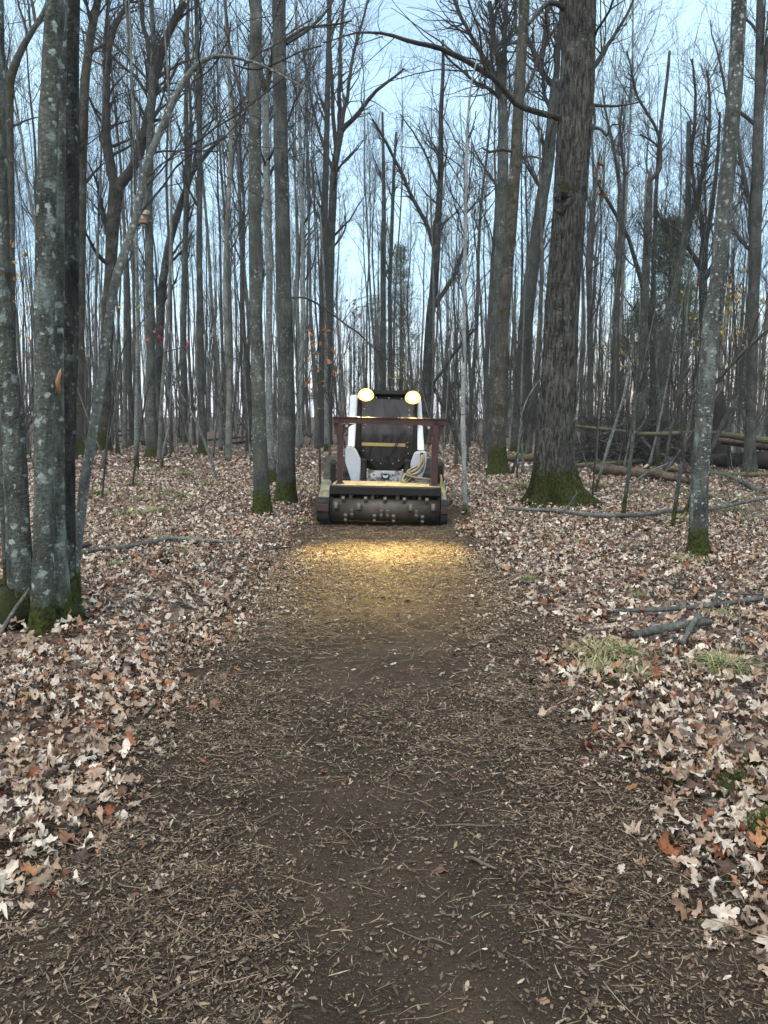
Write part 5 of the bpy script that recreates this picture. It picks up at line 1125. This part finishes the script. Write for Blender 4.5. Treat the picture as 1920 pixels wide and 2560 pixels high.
t_ = Tubes(); pts = [gp(1842, 1545)[0] + [0, 0, .25], gp(1846, 1600)[0] + [0, 0, .12], gp(1850, 1660)[0] + [0, 0, .06], gp(1876, 1720)[0] + [0, 0, .05], gp(1912, 1762)[0] + [0, 0, .05], gp(1960, 1800)[0] + [0, 0, .04]]
t_.add(*resample(np.array(pts) - bc, np.full(6, .003), 30), 5); put('stems', t_.mesh('stems'), MAT['log'], b2_)

# ------------------------------------------------------------------ grass tufts and moss
def tuft_mesh(seed, n, L, spread, dry):
    r = np.random.default_rng(seed); a = r.uniform(0, 2 * pi, n); l = L * r.uniform(.55, 1.15, n); e = r.uniform(.5, 1.35, n)
    d0 = np.stack([np.cos(a) * np.cos(e), np.sin(a) * np.cos(e), np.sin(e)], -1); b = np.stack([r.normal(0, spread, n), r.normal(0, spread, n), np.zeros(n)], -1)
    P = [b]; d = d0
    for i in range(4):
        P.append(P[-1] + d * (l / 4)[:, None]); d = norm(d + np.array([0, 0, -.42]) + r.normal(size=(n, 3)) * .07)
    P = np.stack(P, 1); P[:, 1:, 2] = np.maximum(P[:, 1:, 2], .006 + r.random((n, 1)) * .02); s = np.stack([-np.sin(a), np.cos(a), np.zeros(n)], -1)[:, None] * (np.array([.0030, .0034, .0028, .0018, .0004])[None, :, None])
    V = np.stack([P - s, P + s], 2).reshape(n, 10, 3); q = np.array([[0, 1, 3, 2], [2, 3, 5, 4], [4, 5, 7, 6], [6, 7, 9, 8]])
    g = r.random((n, 1, 1)) < dry; c = np.where(g, np.array([.40, .34, .18]), np.array([.19, .215, .07])) * r.uniform(.6, 1.25, (n, 1, 1))
    c = np.broadcast_to(c, (n, 10, 3)) * np.linspace(.6, 1.2, 5).repeat(2)[None, :, None]
    me = mesh_np('blades', V.reshape(-1, 3), [(q[None] + (np.arange(n) * 10)[:, None, None]).reshape(-1, 4)], c.reshape(-1, 3), False); me.materials.append(MAT['grass']); return me
TM = [tuft_mesh(1, 210, .27, .05, .35), tuft_mesh(2, 170, .26, .08, .6), tuft_mesh(3, 120, .24, .07, .3), tuft_mesh(4, 90, .22, .09, .45)]
def tuft(px, py, m, s, label, group=None, rz=0):
    p, _ = gp(px, py); o = put('grass_tuft', TM[m], None, None, p + np.array([0, 0, .03])); s *= .85; o.scale = (s * 1.1, s * 1.1, s * .62); o.rotation_euler = (0, 0, rz); tag(o, label, 'grass', group); return o
tuft(1815, 1690, 0, 1.0, 'round drooping green grass tuft nearest the right edge')
tuft(1500, 1640, 1, .95, 'wide matted grass tuft beside the trail edge, left end of the half-buried log', rz=1)
tuft(1560, 1640, 0, .8, 'green upright grass tuft touching the half-buried log', rz=2)
tuft(1585, 1705, 2, .9, 'yellow-green grass tuft just below the matted one', rz=3)
tuft(1510, 1690, 1, .8, 'straw-coloured grass tuft at the mulch edge below the matted one', rz=4)
tuft(1715, 1405, 1, .9, 'dry straw tuft at the foot of the right foreground maple')
tuft(1700, 1312, 0, 1.1, 'green grass tuft between the two crooked young stems', rz=1)
r = np.random.default_rng(14)
spots = [(330, 1215), (405, 1235), (370, 1245), (455, 1250), (335, 1295), (300, 1320), (470, 1190), (250, 1235), (400, 1350), (475, 1345), (520, 1215), (580, 1225), (470, 1265), (380, 1180), (560, 1180), (300, 1245), (640, 1240), (450, 1385), (280, 1425), (395, 1285), (1240, 1310), (1380, 1345), (1450, 1360), (1310, 1460), (1590, 1500), (1830, 1290), (1870, 1310), (1800, 1265), (1850, 1330), (1890, 1350), (1860, 1250), (1660, 1240), (1500, 1220), (1640, 1255), (1780, 1240), (1720, 1230), (1290, 1225), (1260, 1230), (1350, 1215), (1420, 1215), (1820, 1200), (1580, 1230), (1900, 1240), (1880, 1475), (1810, 1555), (745, 1310), (770, 1230), (750, 1205)]
for i, (px, py) in enumerate(spots):
    tuft(px + r.normal() * 6, py + r.normal() * 3, int(r.integers(4)), r.uniform(.9, 1.6) if py < 1300 else r.uniform(.5, .9), 'small grass tuft among the leaves left of the machine' if px < 800 else 'small grass tuft among the leaves right of the machine', 'small grass tufts ' + ('left' if px < 800 else 'right'), r.uniform(0, 6))
for (px, py, rx, rz, lb) in ((1780, 1925, .09, .05, 'small bright moss clump among the pale leaves, lower right'), (1850, 1965, .13, .06, 'largest bright moss clump among the leaves, lower right'), (1690, 1935, .06, .04, 'smallest moss clump near the mulch, lower right'), (1912, 2105, .07, .11, 'domed green moss cushion at the lower right edge'), (410, 1408, .05, .10, 'dark moss-covered stub standing in the leaves right of the clump'), (1890, 1905, .06, .04, 'moss clump at the right edge above the largest one')):
    p, _ = gp(px, py); d = moss_dome('moss_clump', p, rx, rx * .9, rz, int(px) % 50, fuzz=900, bright=1.6 if px > 1000 else .8); tag(d, lb, 'moss')

# ------------------------------------------------------------------ coloured leaves still on twigs
def leaf_spray(name, label, stem, Y, cols, spots, size, seed, cat='sapling', jig=8, per=2):
    r = np.random.default_rng(seed); P, R = poly(stem, Y); b = P[0].copy(); root = thing(name, label, cat, b); P = P - b
    t = Tubes(); q, s = resample(P, R, 20); t.add(q, np.maximum(s, .003), 5)
    a1, b1 = grow(r, q[None], s[None], 14, .25, 1, (.9, .2), np.linalg.norm(P[-1]) * .22, 6, up=.1, rmin=.002, rs=.5); t.add(a1, b1, 3)
    mats = []
    for c in cols:
        m, n_, bs = M(name + '_leaf'); bs.inputs['Base Color'].default_value = (*c, 1); bs.inputs['Roughness'].default_value = .6; mats.append(m)
    ms = []
    for i in range(6):
        v2, tt = leaf_template(['oak', 'maple', 'beech'][i % 3] if name != 'red_maple_sapling' else 'maple', 1); me = mesh_np('leaf', bend(v2, r, 1, (.3, 2.2))[0], [tt], None, False); me.materials.append(mats[i % len(mats)]); ms.append(me)
    for (px, py) in spots:
        for _ in range(per):
            p, _s = at(px + r.normal() * jig, py + r.normal() * jig, Y + r.normal() * .25); p = p - b
            o = put('leaf', ms[r.integers(6)], None, root, p); s_ = size * r.uniform(.7, 1.25); o.scale = (s_,) * 3; o.rotation_euler = (r.uniform(.6, 2.4), r.normal() * .6, r.uniform(0, 6.28))
            j = np.argmin(np.linalg.norm(q - p, axis=1)); t.add(np.array([q[j], (q[j] + p) / 2 + r.normal(size=3) * .05, p]), [.003, .0025, .0018], 3)
    put('stem', t.mesh('stem'), MAT['twig'], root); return root
def gy_(Y): return 1039 + 1.5 / Y * F_PX
leaf_spray('oak_sapling', 'young oak holding rust-orange leaves left of the machine', [(800, gy_(15), 6), (798, 1000, 5), (790, 900, 4), (800, 820, 3), (820, 760, 2)], 15, [(.42, .13, .03), (.5, .17, .05), (.33, .10, .03)],
    [(770, 835), (780, 875), (795, 870), (800, 890), (808, 830), (822, 822), (790, 925), (800, 940), (775, 950), (785, 985), (800, 965), (815, 910), (835, 880), (768, 900), (805, 860), (830, 925), (800, 1018), (776, 855), (778, 975), (848, 935)], .13, 3, jig=7, per=2)
leaf_spray('red_maple_sapling', 'thin twig with a few scarlet leaves in the left woods', [(330, gy_(16), 6), (350, 1080, 5), (370, 960, 4), (395, 880, 3), (470, 868, 2)], 16, [(.30, .018, .022), (.36, .03, .03), (.22, .015, .015)],
    [(384, 830), (405, 820), (366, 846), (406, 855), (398, 842), (440, 850), (465, 868), (578, 955), (470, 860)], .13, 4, jig=3, per=1)
leaf_spray('maple_sapling', 'twig with scattered yellow leaves between the spotted stems and forked tree', [(255, gy_(14), 6), (270, 1080, 5), (290, 950, 4), (310, 850, 3), (390, 770, 2)], 14, [(.5, .36, .06), (.5, .26, .05)],
    [(300, 770), (345, 768), (390, 762), (392, 772), (270, 795), (280, 868), (225, 890), (205, 870), (308, 812), (325, 745), (275, 905)], .09, 5, jig=5, per=1)
leaf_spray('maple_sapling', 'young tree with orange leaves at the left edge behind the stems', [(60, gy_(17), 6), (55, 1000, 5), (48, 850, 4), (40, 720, 3), (35, 600, 2)], 17, [(.45, .22, .04), (.4, .16, .03)],
    [(28, 610), (38, 695), (30, 735), (55, 640), (60, 830), (45, 880), (62, 700), (25, 660), (66, 760), (50, 920)], .16, 6, jig=8, per=2)
leaf_spray('beech_sapling', 'dead oak leaves clinging to a twig beside the right flank of the oak', [(1480, gy_(13), 5), (1495, 1050, 4), (1500, 800, 3.5), (1503, 600, 3), (1500, 420, 2)], 13, [(.36, .16, .05), (.42, .2, .05), (.25, .09, .03)],
    [(1499, 410), (1495, 425), (1490, 440), (1500, 445), (1504, 485), (1498, 450), (1549, 35)], .14, 7, jig=3, per=1)
sp_ = []
r = np.random.default_rng(3)
for _ in range(130): sp_.append((r.normal(1835, 36), r.normal(770, 85)))
leaf_spray('maple_sapling', 'young maple with bright yellow leaves behind the right foreground maple', [(1840, gy_(28), 7), (1845, 1000, 6), (1840, 850, 5), (1830, 720, 4), (1835, 620, 3)], 28, [(.55, .40, .05), (.5, .3, .04), (.42, .33, .06)], sp_, .24, 8, jig=4, per=1)
sp_ = [(r.normal(1765, 22), r.normal(780, 55)) for _ in range(80)]
leaf_spray('maple_sapling', 'young maple with yellow leaves seen left of the right foreground maple', [(1770, gy_(30), 7), (1766, 1000, 6), (1760, 850, 5), (1765, 700, 3)], 30, [(.5, .36, .06), (.45, .27, .05)], sp_, .23, 9, jig=4, per=1)
sp_ = [(r.normal(1545, 40), r.normal(885, 45)) for _ in range(90)]
leaf_spray('maple_sapling', 'low yellow-leaved sapling beyond the brush pile', [(1550, gy_(34), 6), (1548, 1000, 5), (1545, 900, 4), (1545, 840, 3)], 34, [(.5, .36, .08), (.42, .28, .07)], sp_, .22, 10, jig=4, per=1)
sp_ = [(r.normal(1000, 14), r.normal(950, 22)) for _ in range(34)]
leaf_spray('maple_sapling', 'yellow-leaved sapling showing just above the cab', [(1000, gy_(36), 6), (1000, 1000, 5), (1000, 930, 3)], 36, [(.5, .34, .08), (.42, .28, .07)], sp_, .24, 11, jig=4, per=1)
sp_ = [(r.normal(885, 20), r.normal(790, 30)) for _ in range(40)]
leaf_spray('maple_sapling', 'faint yellow tree far behind, left of the narrow pine', [(885, gy_(50), 5), (885, 950, 5), (885, 780, 3)], 50, [(.42, .30, .1), (.38, .24, .09)], sp_, .3, 12, jig=4, per=1)

# ------------------------------------------------------------------ the small box fixed in the trees
c, s = at(357, 541, 26.0)
box = thing('nest_box', 'small wooden box with a pale pitched lid fixed high between two trunks', 'nest box', c)
def lbx(name, x0, x1, y0, y1, z0, z1, mat, parent=box, bev=.008):
    bm = bmesh.new(); bmesh.ops.create_cube(bm, size=1)
    for v in bm.verts: v.co = Vector(((x0 + x1) / 2 + v.co.x * (x1 - x0), (y0 + y1) / 2 + v.co.y * (y1 - y0), (z0 + z1) / 2 + v.co.z * (z1 - z0)))
    return put(name, mesh_bm(bm, name, bev), mat, parent)
BOXW = plain('box_wood', (.26, .17, .12), .8, dscale=9); BOXL = plain('box_pale_lid', (.58, .52, .42), .7, dscale=6)
lbx('body', -.14, .13, -.1, .14, -.22, .08, BOXW); lid = lbx('lid', -.18, .17, -.16, .17, .085, .2, BOXL); lid.rotation_euler = (.25, .12, 0)
lbx('side_board', -.165, -.143, -.1, .12, -.2, .08, BOXL); o = lbx('entrance_plate', -.03, .05, -.115, -.102, -.10, .02, BOXL)
lbx('hanger', -.1, .24, .145, .185, -.14, -.06, BOXW)

# ------------------------------------------------------------------ loose sticks on the trail
r = np.random.default_rng(23)
big = [((958, 1945), (1060, 1885), 7), ((1330, 1860), (1260, 1858), 11), ((1090, 2052), (1310, 2050), 8), ((130, 2395), (260, 2500), 18), ((1380, 2270), (1690, 2335), 12), ((420, 2125), (320, 2160), 12),
       ((0, 2500), (110, 2510), 22), ((1130, 2345), (980, 2300), 9), ((640, 2110), (632, 2140), 12), ((1160, 2130), (1240, 2160), 16), ((290, 2370), (410, 2240), 7), ((450, 2190), (560, 2090), 7), ((830, 1900), (690, 1880), 7), ((1500, 2065), (1420, 2080), 8), ((1640, 2350), (1740, 2362), 9), ((620, 2560), (660, 2470), 14), ((380, 2490), (470, 2440), 12), ((1010, 1900), (1070, 1840), 6), ((1340, 1440), (1240, 1480), 8), ((1000, 1410), (1090, 1400), 5), ((700, 1490), (820, 1470), 6)]
for i, (a, b, wd) in enumerate(big):
    m = ((a[0] + b[0]) / 2 + r.normal() * 4, (a[1] + b[1]) / 2 + r.normal() * 4)
    q1 = ((a[0] * .7 + b[0] * .3) + r.normal() * 5, (a[1] * .7 + b[1] * .3) + r.normal() * 3)
    fallen('stick', 'broken brown stick lying loose on the mulched trail', [(*a, wd * .35), (*q1, wd * .62), (*m, wd * .58), (*b, wd * .3)], 'chip' if 'chip' in MAT else 'log', 'stick', seed=400 + i, k=6, group='loose sticks on the trail', rough=.18)

# ------------------------------------------------------------------ labels that count along
for grp, txt in (('small grass tufts left', 'small grass tuft left of the machine'), ('small grass tufts right', 'small grass tuft right of the machine'), ('loose sticks on the trail', 'broken brown stick loose on the trail')):
    l = sorted([o for o in C.objects if o.get('group') == grp], key=lambda o: o.location.y)
    for k, o in enumerate(l): o['label'] = f"{txt}, {ORD[min(k, 29)]} counted from the bottom of the picture"

# ------------------------------------------------------------------ thin air
hz_ = bmesh.new(); bmesh.ops.create_cube(hz_, size=1, matrix=Matrix.Translation((0, 100, 14.)) @ Matrix.Diagonal((384, 284, 30.4, 1)))
hm = bpy.data.materials.new('pale_air'); hm.use_nodes = True; hn = hm.node_tree; hn.nodes.clear()
ho = hn.nodes.new('ShaderNodeOutputMaterial'); hv = hn.nodes.new('ShaderNodeVolumePrincipled'); hv.inputs['Color'].default_value = (.86, .92, 1, 1); hv.inputs['Density'].default_value = .0005
hn.links.new(hv.outputs[0], ho.inputs['Volume'])
tag(put('haze', mesh_bm(hz_, 'haze'), hm), 'thin evening haze among the far trees', 'haze', kind='stuff')
